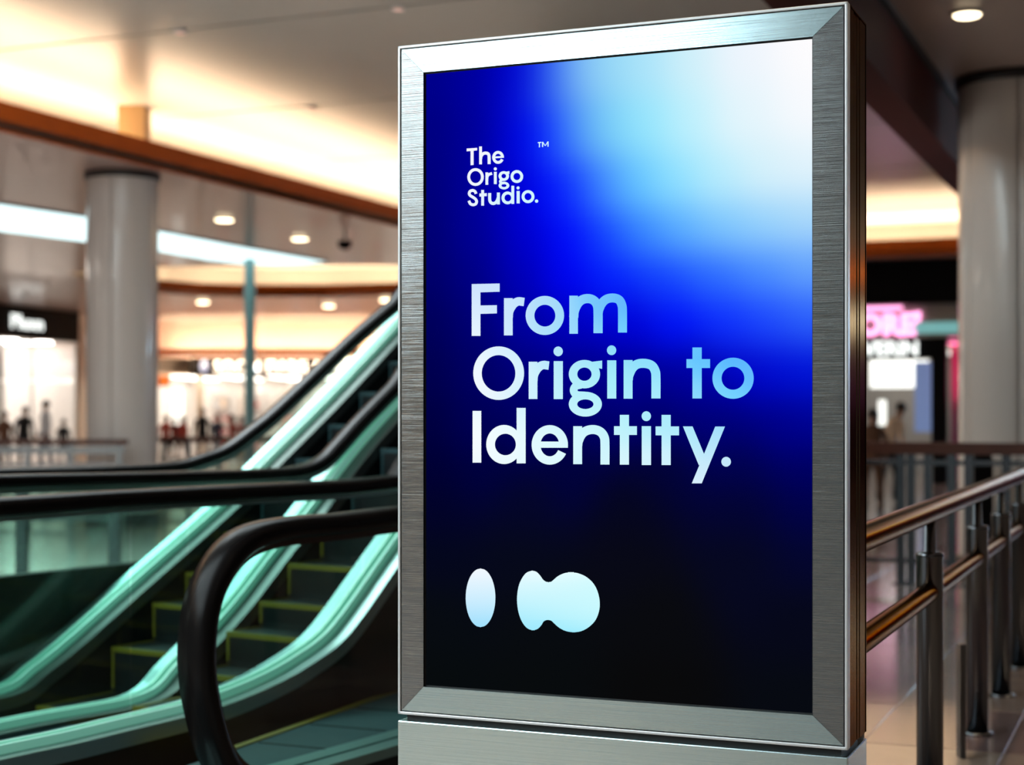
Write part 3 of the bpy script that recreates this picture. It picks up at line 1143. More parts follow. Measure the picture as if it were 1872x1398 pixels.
def newel_end(curve, r, bottom):
    """prepend a half round return at the start of a level handrail curve"""
    t, hh = curve[0]
    arc = []
    for i in range(13):
        a = math.radians(-90 - 180 * i / 12)
        arc.append(Vector((t + r * .85 * math.cos(a), hh - r + r * math.sin(a))))
    return [Vector((t + .35, hh - 2 * r))] + arc + curve[1:]


def steps(parent, n0, n1, noses, w_edge=.018, marked=7):
    """noses: (t, h) of each tread's front edge"""
    for i, (t, hh) in enumerate(noses):
        t2, h2 = noses[i + 1] if i + 1 < len(noses) else (t + .32, hh)
        hp = noses[i - 1][1] if i else hh - .2
        b = MB()
        pr = [(t, hp - .02), (t + .006, hp + .03), (t, hh - .012), (t + .004, hh), (t2 + .03, hh), (t2 + .03, hh - .05), (t + .05, hh - .05), (t + .05, hp - .02)]
        # ribbed riser and tread kept as one body
        vs = [tn(a, n0, z) for a, z in pr] + [tn(a, n1, z) for a, z in pr]
        m = len(pr)
        fs = [(k, (k + 1) % m, (k + 1) % m + m, k + m) for k in range(m)] + [tuple(range(m)), tuple(range(m, 2 * m))]
        b.add(vs, fs)
        st = b.build('step', M['dark_step'], parent)
        y = MB()
        for a, c in ((n0 + .004, n0 + .004 + w_edge), (n1 - .004 - w_edge, n1 - .004)):
            vs = [tn(t + .004, a, hh + .003), tn(t2, a, hh + .003), tn(t2, c, hh + .003), tn(t + .004, c, hh + .003)]
            vs += [v - Vector((0, 0, .006)) for v in vs]
            y.add(vs, [(0, 1, 2, 3), (4, 7, 6, 5), (0, 4, 5, 1), (1, 5, 6, 2), (2, 6, 7, 3), (3, 7, 4, 0)])
            vs = [tn(t - .003, a, hp + .02), tn(t - .003, c, hp + .02), tn(t - .003, c, hh), tn(t - .003, a, hh)]
            y.add(vs, [(0, 1, 2, 3)])
        vs = [tn(t - .002, n0, hh + .004), tn(t - .002, n1, hh + .004), tn(t + .016, n1, hh + .004), tn(t + .016, n0, hh + .004)]
        vs += [v - Vector((0, 0, .024)) for v in vs]
        y.add(vs, [(0, 1, 2, 3), (4, 7, 6, 5), (0, 4, 5, 1), (1, 5, 6, 2), (2, 6, 7, 3), (3, 7, 4, 0)])
        yo = y.build('edge_marking', M['yellow' if i < marked else 'plate'], st)


Q1, Q2, Q3, Q4 = -6.20, -5.52, -4.77, -3.95
TOPH = 3.0

# curves of the farthest balustrade
r1 = plane_pts([(0, 867), (150, 863), (306, 855), (368, 840), (414, 822), (460, 789), (500, 757), (568, 693), (644, 620), (721, 555)], Q1)
d1 = plane_pts([(0, 1268), (60, 1228), (120, 1180), (205, 1105), (300, 1022), (410, 925), (470, 865), (600, 735), (725, 602)], Q1)
r2 = plane_pts([(0, 880), (300, 873), (480, 867), (550, 860), (590, 842), (620, 812), (660, 768), (721, 706)], Q2)
d2 = plane_pts([(255, 1281), (327, 1217), (420, 1118), (500, 1015), (563, 938), (612, 872), (660, 812), (725, 740)], Q2)
r3 = plane_pts([(0, 928), (200, 914), (400, 903), (600, 893), (680, 886), (725, 880)], Q3)
d3 = plane_pts([(0, 1378), (100, 1357), (200, 1333), (327, 1302), (403, 1277), (479, 1244), (531, 1214), (583, 1177), (623, 1131), (679, 1052), (724, 988)], Q3)


def lead(c, dt, slope=0):
    a = c[0]
    return [Vector((a[0] - dt, a[1] - dt * slope)), Vector((a[0] - dt * .5, a[1] - dt * .5 * slope))] + c


d1 = lead(d1, 1.0)
d2 = lead(d2, 1.3)
d3 = lead(d3, 1.0)
r1 = newel_end(cr(lead(r1, .9), 8), .42, 0)
r2 = newel_end(cr(lead(r2, .9), 8), .42, 0)
r3 = newel_end(cr(lead(r3, .9), 8), .45, 0)


def finish(r, d, slope):
    d = extend(d, slope, TOPH, .9)
    t, hh = r[-1]
    r = r + [Vector((t + dt_, interp(d, t + dt_) + (hh - interp(d, t)) + .6 * min(1, dt_ / 2.5))) for dt_ in (.25, .5, .8, 1.2, 1.7, 2.2, 2.8, 3.4, 4.0, 4.6, 5.2) if t + dt_ < d[-1][0] - .05]
    return r, d


d1x, d2x, d3x = [cr(c, 6) for c in (d1, d2, d3)]
r1, d1 = finish(r1, d1x, .66)
r2, d2 = finish(r2, d2x, .72)
r3, d3 = finish(r3, d3x, .74)

esc1 = empty('escalator', tn(d1x[0][0], (Q1 + Q2) / 2), 0, 'farther escalator rising to the right with black handrails and yellow edged steps', 'escalator')
esc2 = empty('escalator', tn(d3x[0][0], (Q2 + Q3) / 2), 0, 'nearer escalator rising to the right behind the looped handrail end', 'escalator')
for e_, n_, r_, d_, t0, stp in ((esc1, Q1, r1, d1, None, 2.2), (esc1, Q2, r2, d2, None, 2.0), (esc2, Q3, r3, d3, None, 1.52)):
    before = set(bpy.data.objects)
    balustrade(e_, n_, r_, d_, sc=1.35 if n_ == Q3 else 1.05)
    start = r_[18][0] - .25
    glass_run(e_, n_, r_[14:], d_, start, d_[-1][0] - .2, stp)
    for o in set(bpy.data.objects) - before:
        rebase(o, e_.location)


def noses(first, run, rise, hmax):
    L = [Vector(p) for p in first]
    while L[-1][1] < hmax:
        L.append(L[-1] + Vector((run, rise)))
    return L


def nose_px(pxs, n):
    return [p for p in plane_pts(pxs, n)]


f1 = nose_px([(66, 1291), (204, 1183), (279, 1103), (339, 1047)], Q1 + .14)
f1 = [f1[0] - Vector((.8, .05)), f1[0] - Vector((.4, .03))] + f1
f2 = nose_px([(411, 1155), (471, 1100), (523, 1031)], Q2 + .13)
f2 = [f2[0] - Vector((1.0, .30)), f2[0] - Vector((.62, .27)), f2[0] - Vector((.27, .16))] + f2
for e_, a, b, fs_, run, rise in ((esc1, Q1 + .14, Q2 - .14, f1, .30, .196), (esc2, Q2 + .14, Q3 - .14, f2, .262, .192)):
    before = set(bpy.data.objects)
    steps(e_, a, b, noses(fs_, run, rise, TOPH - .3))
    for o in set(bpy.data.objects) - before:
        if o.parent == e_:
            rebase(o, e_.location)


def skirt(parent, n0, n1, deck, top_off, name, m, floor_until=None, depth=.9, tmin=None):
    """solid body below a deck line: from the floor (or `depth` under the line) up to the line"""
    ts = [p[0] for p in deck if tmin is None or p[0] >= tmin]
    up = [(t, interp(deck, t) + top_off) for t in ts]
    lo = [(t, max(0.0, interp(deck, t) - depth)) for t in ts]
    vs, fs = [], []
    for (t, a), (_, b) in zip(up, lo):
        b = min(b, a - .01)
        vs += [tn(t, n0, a), tn(t, n1, a), tn(t, n1, b), tn(t, n0, b)]
    for i in range(len(ts) - 1):
        q = 4 * i
        for k in range(4):
            fs.append((q + k, q + (k + 1) % 4, q + 4 + (k + 1) % 4, q + 4 + k))
    fs += [(0, 1, 2, 3), tuple(4 * (len(ts) - 1) + k for k in (3, 2, 1, 0))]
    o = MB().add(vs, fs).build(name, M[m], parent)
    rebase(o, parent.location)
    return o


for e_, a, b, d_ in ((esc1, Q1 - .10, Q1 + .125, d1), (esc1, Q2 - .125, Q2 + .125, d2), (esc2, Q3 - .125, Q3 + .128, d3)):
    skirt(e_, a, b, d_, -.05, 'skirt_panel', 'clad' if b > Q3 else 'panel')
# step band underside
skirt(esc1, Q1 + .13, Q2 - .13, d1, -.62, 'truss', 'panel', tmin=d1[0][0] + 1.9)
skirt(esc2, Q2 + .13, Q3 - .13, d3, -.62, 'truss', 'panel', tmin=d3[0][0] + 2.6)
# dark parapet along the far side of the farther escalator
pp = at_plane(-260, 1110, N, Q1 - .2).dot(D)
b = MB().bar(tn(pp, Q1 - .2), tn(pp + 2.6, Q1 - .2), .04, 0, .645)
rebase(b.build('outer_panel', M['panel'], esc1), esc1.location)
# comb plates at the foot
for e_, a, b_, t_ in ((esc1, Q1 + .14, Q2 - .14, f1[0][0]), (esc2, Q2 + .14, Q3 - .14, f2[0][0])):
    o = MB().prism([tn(t_ - 1.2, a), tn(t_ - 1.2, b_), tn(t_ + .02, b_), tn(t_ + .02, a)], 0, .09).build('comb_plate', M['plate'], e_)
    rebase(o, e_.location)

# upper landing where the escalators arrive (behind the display)
tl = max(d1[-1][0], d3[-1][0])
land = empty('upper_landing', tn(tl, -5.4, 0), 0, 'upper landing slab on a round post where the escalators arrive behind the display', 'landing')
t0_ = min(d1[-1][0], d3[-1][0]) - .1
o = MB().prism([tn(d1[-1][0] - .02, Q1 - .2), tn(d1[-1][0] - .02, Q2 + .1), tn(tl, Q2 + .1), tn(d3[-1][0] - .02, Q3 + .2), tn(tl + .5, Q3 + .2), tn(tl + .5, Q1 - .2)], TOPH - .45, TOPH - .05).build('slab', M['panel'], land)
rebase(o, land.location)
o = MB().lathe([(.18, 0), (.18, TOPH - .45)], 24, c=tn(tl + .25, -5.4)).build('post', M['panel'], land)
rebase(o, land.location)

# level walkway in front with the looped handrail end
walk = empty('moving_walkway', tn(6.2, -4.3), 0, 'level moving walkway plate with yellow edge line and looped black handrail end', 'walkway')
before = set(bpy.data.objects)
r4 = plane_pts([(724, 944), (660, 952), (599, 959), (519, 966), (459, 981), (419, 1009), (387, 1056), (367, 1112), (359, 1180), (361, 1240), (371, 1300), (387, 1358), (408, 1402), (445, 1432), (500, 1440)], Q4)[::-1]
t_, h_ = r4[-1]
r4 = cr(r4 + [Vector((t_ + .6, h_)), Vector((t_ + 1.6, h_)), Vector((t_ + 2.4, h_))], 8)
d4 = [Vector((r4[0][0] + .02 + .3 * i, .115)) for i in range(12)]
d4 = [p for p in d4 if p[0] < r4[-1][0]] + [Vector((r4[-1][0], .115))]
MB().sweep(w3(r4, Q4), [(a * 1.5, b * 1.5) for a, b in HP], N).build('handrail', M['rubber'], walk)
MB().sweep(w3(r4, Q4), [(-.035, -.062), (.035, -.062), (.035, -.03), (-.035, -.03)], N, smooth=False).build('handrail_guide', M['clad'], walk)
for s in (-1, 1):
    MB().sweep(w3(lead(d4, .55), Q4 + s * .055), [(-.045, 0), (.045, 0), (.045, -.04), (-.045, -.04)], N, smooth=False).build('deck_strip', M['deck'], walk)
MB().bar(tn(d4[0][0] - .55, Q4), tn(d4[-1][0], Q4), .09, 0, .075).build('skirt_panel', M['panel'], walk)
# pane following the loop
ip = [(p[0], p[1]) for p in r4[4:]]
poly = [(d4[0][0], .115)] + ip + [(r4[-1][0], .115)]
pane(walk, Q4, poly)
y0, y1 = at_h(425, 1365, .10), at_h(725, 1260, .10)
dd = (y1 - y0).normalized()
ss = Vector((dd.y, -dd.x, 0))
e0, e1 = y0 - dd * 1.6, y1 + dd * 1.6
MB().prism([e0 + ss * .02, e1 + ss * .02, e1 + ss * .9, e0 + ss * .42], 0, .098).build('floor_plate', M['plate'], walk)
MB().prism([y0 - dd * .1, e1, e1 + ss * .035, y0 - dd * .1 + ss * .035], .05, .104).build('edge_marking', M['yellow'], walk)
for i in range(1, 7):
    c0 = y0 + dd * (i * .42 - .3)
    MB().bar(c0 + ss * .05, c0 + ss * .42, .004, .098, .101).build('plate_joint', M['panel'], walk)
for o in set(bpy.data.objects) - before:
    if o.parent == walk:
        rebase(o, walk.location)

# low glazed barrier beyond the far escalator
bl = empty('glass_barrier', at_h(120, 1090, 0) * 1.0, 0, 'low glass barrier with dark posts seen through the green balustrade glass', 'barrier')
bl.location.z = 0
c0, c1 = at_y(-140, 757, 14.4), at_y(330, 757, 14.4)
for x in (-130, 40, 210):
    p = at_y(x, 757, 14.4)
    rebase(MB().box((p.x - .05, p.y - .04, 0), (p.x + .05, p.y + .04, .90)).build('post', M['post'], bl), bl.location)
rebase(MB().box((c0.x, 14.38, .88), (c1.x, 14.42, .92)).build('top_rail', M['grey'], bl), bl.location)
for a, b_ in ((-122, 32), (48, 202), (218, 330)):
    p, q = at_y(a, 757, 14.4), at_y(b_, 757, 14.4)
    rebase(MB().box((p.x, 14.395, .06), (q.x, 14.405, .86)).build('glass_pane', M['clear'], bl), bl.location)

# ------------------------------------------------------------------ railings
def steel_railing():
    n_ = -.832
    t = empty('railing', nk(n_, 4.5), 0, 'brushed steel railing with two tubes running away beside the display', 'railing')
    L = t.location
    ka, kb = 4.31, 13.70
    rebase(MB().tube([nk(n_, ka, 1.095), nk(n_, kb, 1.095)], .042, 20).build('handrail', M['rail'], t), L)
    ks = [4.362]
    for px in (1700, 1786.5, 1830, 1862):
        x = (px - CX) / F
        z = n_ / (J.x * x + J.y)
        ks.append(nk(0, 0).dot(K) + z * x * K.x + z * K.y)
    k_ = ks[-1]
    while k_ < kb - 1:
        k_ += 1.0
        ks.append(k_)
    prev = None
    for kk in ks:
        c = nk(n_, kk)
        po = MB().lathe([(.0, 0), (.048, 0), (.048, .925), (.050, .928), (.050, .938), (.044, .945), (.022, .948), (.020, 1.06), (.0, 1.06)], 28, c=c).build('post', M['post'], t)
        rebase(po, L)
        fl_ = MB().lathe([(0, 0), (.07, 0), (.07, .010), (.05, .014)], 28, c=c).build('base_flange', M['post'], po)
        fl_.matrix_parent_inverse = Matrix.Identity(4)
        if prev is not None:
            rebase(MB().tube([nk(n_, prev + .035, .80), nk(n_, kk - .035, .80)], .036, 20).build('mid_rail', M['rail'], t), L)
        prev = kk
    # thin upright blade between the first two visible posts
    p = at_h(1757, 1384, .0)
    rebase(MB().box((p.x - .012, p.y - .03, 0), (p.x + .012, p.y + .03, .48)).build('blade', M['post'], t), L)


steel_railing()


def timber_railing(p, q, h, label, post_px, Y=None, rail_h=.05, wide=.05, mids=(), mat_post='grey'):
    p, q = Vector(p), Vector(q)
    p.z = q.z = 0
    c = (p + q) / 2
    t = empty('railing', c, 0, label, 'railing')
    d = (q - p).normalized()
    rebase(MB().bar(p, q, wide, h - rail_h, h).build('handrail', M['wood'], t), c)
    for z, s in mids:
        rebase(MB().bar(p + d * .04, q - d * .04, .02, z - s, z + s).build('mid_rail', M[mat_post], t), c)
    s_ = Vector((d.y, -d.x, 0))
    for px in post_px:
        r_ = ray(px, 757)
        nrm = Vector((d.y, -d.x, 0))
        pt = r_ * (p.dot(nrm) / r_.dot(nrm))
        pt.z = 0
        po = MB().bar(pt - d * .035, pt + d * .035, .03, .012, h - rail_h).build('post', M[mat_post], t)
        rebase(po, c)
        rebase(MB().bar(pt - d * .07, pt + d * .07, .07, 0, .012).build('base_plate', M[mat_post], t), c)
    return t


Jp = lambda px, k_: (ray(px, 757) * (k_ / ray(px, 757).dot(K)))
kk = 13.83
timber_railing(Jp(1430, kk), Jp(1935, kk), 1.21, 'dark timber topped railing crossing in front of the right column', (1480, 1647, 1666, 1697, 1740, 1771, 1840, 1900), rail_h=.10, wide=.06, mids=((1.04, .02), (.20, .02)), mat_post='post')
p0, p1 = at_y(-180, 757, 20.4), at_y(234, 757, 20.6)
timber_railing(p0, p1, 1.125, 'timber topped railing at left in front of the pale column', (-120, 50, 130, 218), rail_h=.07, mids=((.985, .045), (.80, .02), (.1, .03)))
p0, p1 = at_y(286, 757, 23), at_y(640, 757, 23.6)
timber_railing(p0, p1, 1.12, 'timber topped railing right of the left column behind the escalator', (300, 345, 400, 455, 510, 565, 620), rail_h=.08, mids=((.80, .02), (.1, .03)))

# black bollard
p = at_y(1795, 757, 14.3)
t = empty('bollard', (p.x, p.y, 0), 0, 'black square bollard behind the right timber railing', 'bollard')
MB().box((-.085, -.06, 0), (.085, .06, 1.06)).build('body', M['shopdark'], t)
MB().box((-.075, -.05, 1.06), (.075, .05, 1.12)).build('cap', M['shopdark'], t)

# ------------------------------------------------------------------ shops
def text_part(body, name, size, loc, rot, m, parent, ext=.02, sx=1., bold=0.):
    cu = bpy.data.curves.new('text', 'FONT')
    cu.body = body
    cu.size = size
    cu.extrude = ext
    cu.offset = bold
    cu.resolution_u = 2
    tmp = bpy.data.objects.new('text', cu)
    COL.objects.link(tmp)
    dg = bpy.context.evaluated_depsgraph_get()
    me = bpy.data.meshes.new_from_object(tmp.evaluated_get(dg))
    bpy.data.objects.remove(tmp)
    o = bpy.data.objects.new(name, me)
    me.materials.clear()
    me.materials.append(m)
    COL.objects.link(o)
    o.parent = parent
    o.location = loc
    o.rotation_euler = rot
    o.scale = (sx, 1, 1)
    return o


R90 = (math.radians(90), 0, 0)


def shop(name, label, p, q, sign_z, top, depth, wall='shopwhite', light='shoplight', mull=4, lightw=.5):
    """an open fronted shop: floor line p-q seen from the hall, room `depth` deep behind it; local x runs p->q, y goes into the shop"""
    p, q = Vector(p), Vector(q)
    p.z = q.z = 0
    W = (q - p).length
    d = (q - p).normalized()
    t = empty(name, p, math.atan2(d.y, d.x), label, 'shop')
    MB().box((0, depth, 0), (W, depth + .1, top)).build('back_wall', M[wall], t)
    MB().box((-.1, 0, 0), (0, depth, top)).build('side_wall', M[wall], t)
    MB().box((W, 0, 0), (W + .1, depth, top)).build('side_wall', M[wall], t)
    MB().box((0, 0, sign_z), (W, depth, sign_z + .08)).build('inner_ceiling', M[wall], t)
    nl = max(2, int(W / 1.6))
    for i in range(nl):
        x = W * (i + .5) / nl
        MB().box((x - lightw / 2, .4, sign_z - .05), (x + lightw / 2, depth - .4, sign_z)).build('ceiling_light', M[light], t)
    for i in range(mull + 1):
        x = min(max(W * i / mull, .03), W - .03)
        MB().box((x - .03, -.03, 0), (x + .03, .03, sign_z)).build('mullion', M['white'], t)
    for i in range(mull):
        MB().box((W * i / mull + .03, -.006, .02), (W * (i + 1) / mull - .03, .006, sign_z - .02)).build('glass_pane', M['clear'], t)
    return t, W


def shelf_unit(parent, x0, x1, y, z1, cols, seed):
    rn = random.Random(seed)
    b = MB()
    nz_ = 5
    for i in range(nz_):
        z = .1 + (z1 - .1) * i / (nz_ - 1)
        b.box((x0, y - .35, z - .02), (x1, y, z))
    for x in (x0, x1 - .03):
        b.box((x, y - .35, 0), (x + .03, y, z1))
    su = b.build('shelf_unit', M['white'], parent)
    g = MB()
    for i in range(nz_ - 1):
        z = .1 + (z1 - .1) * i / (nz_ - 1)
        x = x0 + .06
        while x < x1 - .25:
            wd = rn.uniform(.12, .3)
            g.box((x, y - .3, z), (x + wd, y - .08, z + rn.uniform(.12, .32)), rn.randrange(len(cols)))
            x += wd + rn.uniform(.03, .2)
    o = g.build('goods', [M[c] for c in cols], su)
    o['kind'] = 'stuff'


# left shop with the black header, seen at an angle
a, b_ = at_y(-130, 757, 43.5), at_y(138, 757, 50.5)
s1, W1 = shop('shop', 'bright white shop at far left under a black header sign', a, b_, 3.72, HS, 4.5, light='shoplight2', mull=3)
MB().box((-.1, -.14, 3.74), (W1, 0, HS - .02)).build('sign_header', M['shopdark'], s1)
tx = (at_plane(10, 757, Vector((-(b_ - a).y, (b_ - a).x, 0)).normalized(), a.dot(Vector((-(b_ - a).y, (b_ - a).x, 0)).normalized())) - a)
tx = Vector((tx.x, tx.y)).length
text_part('Pluxn', 'sign_lettering', .62, (tx, -.17, 4.0), R90, M['whiteneon'], s1, sx=1.25)
shelf_unit(s1, W1 * .30, W1 * .48, 4.4, 2.4, ('cloth_pink', 'cloth_pale', 'cloth_beige'), 1)
shelf_unit(s1, W1 * .58, W1 * .80, 4.4, 2.2, ('cloth_pale', 'cloth_pink', 'shopdark'), 2)
MB().box((W1 * .70, 1.4, 0), (W1 * .76, 1.7, 3.7)).build('pier', M['grey'], s1)

# long shop in the middle distance with the lit blue sign
a, b_ = at_y(283, 757, 57.5), at_y(1000, 757, 57.5)
s2, W2 = shop('shop', 'long white lit shop behind the escalator with a glowing blue white sign', a, b_, 2.85, 3.9, 6, mull=9, lightw=.8)


def lx(px, Y=57.5):
    return at_y(px, 757, Y).x - a.x


MB().box((0, -.08, 3.50), (W2, .06, 3.9)).build('bulkhead', M['soffit'], s2)
MB().box((lx(352), -.3, 2.83), (lx(663), -.08, 3.50)).build('sign_box', M['shopdark'], s2)
text_part('SOOM EWMLAL', 'sign_lettering', .60, (lx(394), -.33, 2.95), R90, M['bluelit'], s2, sx=.98, bold=.006)
MB().lathe([(.14, 0), (.14, .02), (0, .02)], 20).build('sign_roundel', M['bluewall'], s2)
o = bpy.data.objects['sign_roundel']
o.rotation_euler = R90
o.location = (lx(376), -.30, 3.16)
o.scale = (1, 1.7, 1)
MB().box((lx(608), -.34, 2.98), (lx(660), -.30, 3.46)).build('sign_panel', M['bluelit'], s2)
text_part('OWM', 'sign_lettering', .42, (lx(614), -.37, 3.04), R90, M['bluewall'], s2, sx=.9)
MB().box((lx(362), -.35, 0), (lx(374), -.12, 2.83)).build('pier', M['white'], s2)
MB().box((lx(309), .5, .7), (lx(329), .6, 2.36)).build('lit_poster', M['litpanel'], s2)
MB().box((lx(286), -.25, 2.45), (lx(312), -.10, 2.84)).build('hanging_panel', M['orange'], s2)
for i, px in enumerate((335, 400, 470, 530, 590, 640)):
    shelf_unit(s2, lx(px), lx(px + 40), 5.8, 2.3, ('cloth_pale', 'cloth_red', 'cloth_beige', 'cloth_pink'), 10 + i)
# cove above the middle shop: orange ledge with its lamp behind
fa = MB().bar(at_y(286, 757, 56.2), at_y(1000, 757, 56.2), .05, 3.52, 3.76)
tag(fa.build('trim_6', M['fascia']), kind='structure')
fa = MB().bar(at_y(300, 757, 56.7), at_y(1000, 757, 56.7), .05, 3.62, 3.68)
tag(fa.build('trim_6_cove_lamp', M['cove2']), kind='structure')
tag(MB().bar(at_y(286, 757, 57.5), at_y(1000, 757, 57.5), .06, 3.9, HS).build('wall_bulkhead', M['soffit']), kind='structure')
tag(MB().bar(at_y(140, 757, 52), at_y(283, 757, 57.5), .1, 0, HS).build('wall_between_shops', M['shopwhite']), kind='structure')

# right shop behind the rail: black header, pink neon
FK = 34.2
a, b_ = nk(-12, FK), nk(13, FK)
jx = lambda px: (Jp(px, FK) - a).dot(J)
s3, W3 = shop('shop', 'dark fronted shop at right with pink neon letters', a, b_, 2.96, HS - .1, 5, wall='wallgrey', mull=1)
for o in list(s3.children):
    if o.name.startswith(('mullion', 'glass_pane', 'ceiling_light')):
        bpy.data.objects.remove(o)
Yf = 33.5
hz = lambda py, px=1670: EYE + (HY - py) * (Jp(px, FK).y) / F
MB().box((0, -.3, hz(556)), (W3, 0, HS - .02)).build('header', M['shopdark'], s3)
MB().box((0, -.05, hz(618)), (W3, 0, hz(556))).build('sign_band', M['wallgrey'], s3)
MB().box((0, -.02, hz(655)), (jx(1731), .05, hz(618))).build('lower_band', M['shopdark'], s3)
MB().box((0, -.14, hz(565)), (jx(1650), -.05, hz(559))).build('neon_line', M['pinkneon'], s3)
text_part("ORE'", 'neon_lettering', .62, (jx(1570), -.10, hz(611)), R90, M['pinkneon'], s3, bold=.03)
MB().box((jx(1652), -.10, hz(610)), (jx(1770), -.05, hz(590))).build('lit_band', M['tealband'], s3)
text_part('VERIN', 'sign_lettering', .42, (jx(1580), -.06, hz(649)), R90, M['whiteneon'], s3, bold=.012)
MB().box((jx(1704), -.12, 0), (jx(1731), .2, hz(618))).build('pier', M['shopdark'], s3)
MB().box((jx(1500), 1.2, 2.84), (jx(1700), 4.6, 2.90)).build('ceiling_light', M['litpanel'], s3)
MB().box((jx(1560), 2.0, hz(706)), (jx(1672), 2.1, hz(652))).build('light_box', M['litpanel'], s3)
MB().box((jx(1664), .6, hz(790)), (jx(1704), .7, hz(660))).build('blue_poster', M['bluewall'], s3)
MB().box((jx(1592), .9, hz(778)), (jx(1606), 1.0, hz(730))).build('lit_poster', M['litpanel'], s3)
MB().box((jx(1732), .5, 0), (jx(1800), .6, hz(618))).build('pink_wall', M['pinkwall'], s3)
MB().box((jx(1731), .25, hz(630)), (jx(1765), .4, hz(617))).build('pink_lamp', M['pinklight'], s3)
MB().box((jx(1752), .3, hz(730)), (jx(1766), .4, hz(650))).build('pink_lamp', M['pinklight'], s3)
MB().box((jx(1480), -.01, 0), (jx(1704), .01, hz(656))).build('glass_pane', M['clear'], s3)
MB().box((jx(1980), .8, hz(740)), (W3 - .3, .9, hz(640))).build('violet_glow', M['violet'], s3)  # unseen glow added to give the display's side its violet reflection
MB().box((jx(1960), -.16, hz(600)), (W3, -.06, hz(572))).build('blue_glow_strip', M['bluestrip'], s3)  # out of view, added as the blue reflection in the side ribs
MB().box((jx(1990), -.45, 4.34), (W3, -.30, 4.50)).build('amber_glow_strip', M['amber_glow'], s3)  # unseen emitter added for the orange reflection on the display's side
MB().box((jx(1731), -.01, 0), (jx(1900), .01, hz(618))).build('glass_pane', M['clear'], s3)


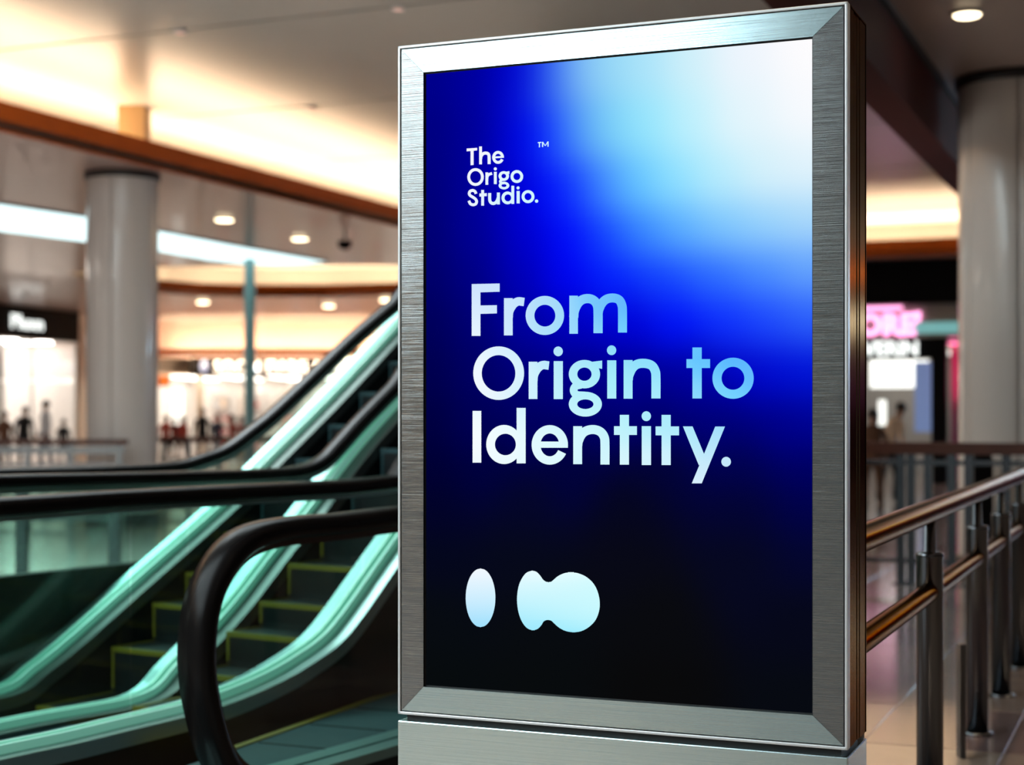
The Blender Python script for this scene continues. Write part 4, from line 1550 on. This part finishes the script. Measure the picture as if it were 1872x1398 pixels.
# ------------------------------------------------------------------ people
def person(px, Y, height, top, legs, label, face=0., lean=0., hair='short', stride=.16, group=None):
    p = at_y(px, 757, Y)
    t = empty('person', (p.x, p.y, 0), face, label, 'person', group)
    s = height / 1.72
    V = [  # name, position, radius (x, y)
        ((0, 0, .93), .125), ((0, .0, 1.10), .115), ((0, lean * .12, 1.30), .14), ((0, lean * .2, 1.42), .10), ((0, lean * .28, 1.50), .052), ((0, lean * .36, 1.60), .085), ((0, lean * .38, 1.68), .07),
        ((.10, 0, .88), .095), ((.11, stride * .6, .48), .062), ((.11, stride * .2, .08), .042), ((.12, stride * .2 + .14, .035), .03),
        ((-.10, 0, .88), .095), ((-.11, -stride * .4, .48), .062), ((-.11, -stride, .08), .042), ((-.12, -stride + .14, .035), .03),
        ((.185, lean * .2, 1.40), .058), ((.25, -.02 + lean * .15, 1.13), .044), ((.24, .10 + lean * .2, .90), .034), ((.24, .16 + lean * .2, .82), .028),
        ((-.185, lean * .2, 1.40), .058), ((-.25, -.02 + lean * .15, 1.13), .044), ((-.24, .10 + lean * .2, .90), .034), ((-.24, .16 + lean * .2, .82), .028)]
    E = [(0, 1), (1, 2), (2, 3), (3, 4), (4, 5), (5, 6), (0, 7), (7, 8), (8, 9), (9, 10), (0, 11), (11, 12), (12, 13), (13, 14), (3, 15), (15, 16), (16, 17), (17, 18), (3, 19), (19, 20), (20, 21), (21, 22)]
    me = bpy.data.meshes.new('body')
    me.from_pydata([tuple(c * s for c in v) for v, r in V], E, [])
    o = bpy.data.objects.new('body', me)
    COL.objects.link(o)
    sk = o.modifiers.new('skin', 'SKIN')
    for i, (v, r) in enumerate(V):
        q = me.skin_vertices[0].data[i]
        wide = 1.28 if i in (0, 1, 2) else 1.0
        q.radius = (r * s * wide, r * s)
        q.use_root = i == 0
    sub = o.modifiers.new('sub', 'SUBSURF')
    sub.levels = sub.render_levels = 1
    sk.use_smooth_shade = True
    dg = bpy.context.evaluated_depsgraph_get()
    m2 = bpy.data.meshes.new_from_object(o.evaluated_get(dg))
    bpy.data.objects.remove(o)
    m2.materials.clear()
    for q in (M['skin'], M[top], M[legs], M['hair']):
        m2.materials.append(q)
    zmin = min(v.co.z for v in m2.vertices)
    for v in m2.vertices:
        v.co.z -= zmin
    for f in m2.polygons:
        c = f.center / s
        if c.z < .10:
            f.material_index = 3
        elif c.z < .93 and abs(c.x) < .21:
            f.material_index = 2
        elif c.z > 1.49 or (abs(c.x) > .19 and c.z < .93):
            f.material_index = 0
        else:
            f.material_index = 1
    bo = bpy.data.objects.new('body', m2)
    COL.objects.link(bo)
    bo.parent = t
    hc = Vector((0, lean * .38, 1.665)) * s
    hb = MB()
    prof = [(.0, .105), (.055, .092), (.088, .055), (.098, .0), (.095, -.05)]
    hb.lathe([(r * s, z * s) for r, z in prof], 18, c=hc + Vector((0, -.018 * s, -.01 * s)))
    if hair == 'long':
        hb.tube([hc + Vector((0, -.05, .02)) * s, hc + Vector((0, -.09, -.08)) * s, hc + Vector((0, -.10, -.22)) * s], [.08 * s, .075 * s, .045 * s], 12)
    hb.build('hair', M['hair'], t)
    # face: nose and eyes on the front of the head
    fb = MB()
    fc = hc + Vector((0, .085, -.045)) * s
    fb.tube([fc + Vector((0, -.01, .03)) * s, fc + Vector((0, .018, -.008)) * s], [.008 * s, .013 * s], 8)
    fb.build('nose', M['skin'], t)
    for sx in (-1, 1):
        MB().lathe([(0, .010 * s), (.010 * s, 0), (0, -.010 * s)], 8, c=fc + Vector((sx * .032, -.008, .03)) * s).build('eye', M['hair'], t)
    return t


PPL = [
    (8, 40, 1.50, 'cloth_brown', 'cloth_black', 'person in brown at the far left edge before the white shop', 2.9, 0, 'short'),
    (43, 40, 1.62, 'cloth_black', 'cloth_black', 'person in a black coat leaning at the left railing', 3.6, .7, 'short'),
    (83, 39, 1.76, 'cloth_pale', 'cloth_denim', 'dark haired person in a pale shirt in front of the white shop', 2.2, 0, 'short'),
    (116, 42, 1.30, 'cloth_black', 'cloth_black', 'small person in black right of the pale shirted one', 3.0, 0, 'short'),
    (303, 46, 1.40, 'cloth_red', 'cloth_black', 'person in red nearest the left column at the far rail', 3.0, 0, 'long'),
    (319, 47, 1.33, 'cloth_black', 'cloth_black', 'short person in black between two people in red', 3.4, 0, 'short'),
    (333, 46, 1.38, 'cloth_red', 'cloth_brown', 'person in red beside the one in a black coat', 2.6, 0, 'long'),
    (370, 45, 1.60, 'cloth_black', 'cloth_black', 'person in a long black coat in front of the white pier', 3.1, 0, 'short'),
    (397, 46, 1.42, 'cloth_navy', 'cloth_navy', 'person in navy right of the black coated one', 2.8, 0, 'short'),
    (426, 44, 1.42, 'cloth_red', 'cloth_pale', 'dark haired person in red left of the teal pole', 2.0, .2, 'long'),
    (441, 45, 1.38, 'cloth_pink', 'cloth_beige', 'person in pink closest to the teal pole', 3.7, 0, 'long'),
    (1625, 26, 1.62, 'cloth_beige', 'cloth_black', 'person in a beige top looking down outside the pink neon shop', -1.2, .7, 'short'),
    (1595, 23, 1.50, 'cloth_brown', 'cloth_brown', 'person in dark brown beside the edge of the display', 2.6, 0, 'long'),
]
for a in PPL:
    person(*a)
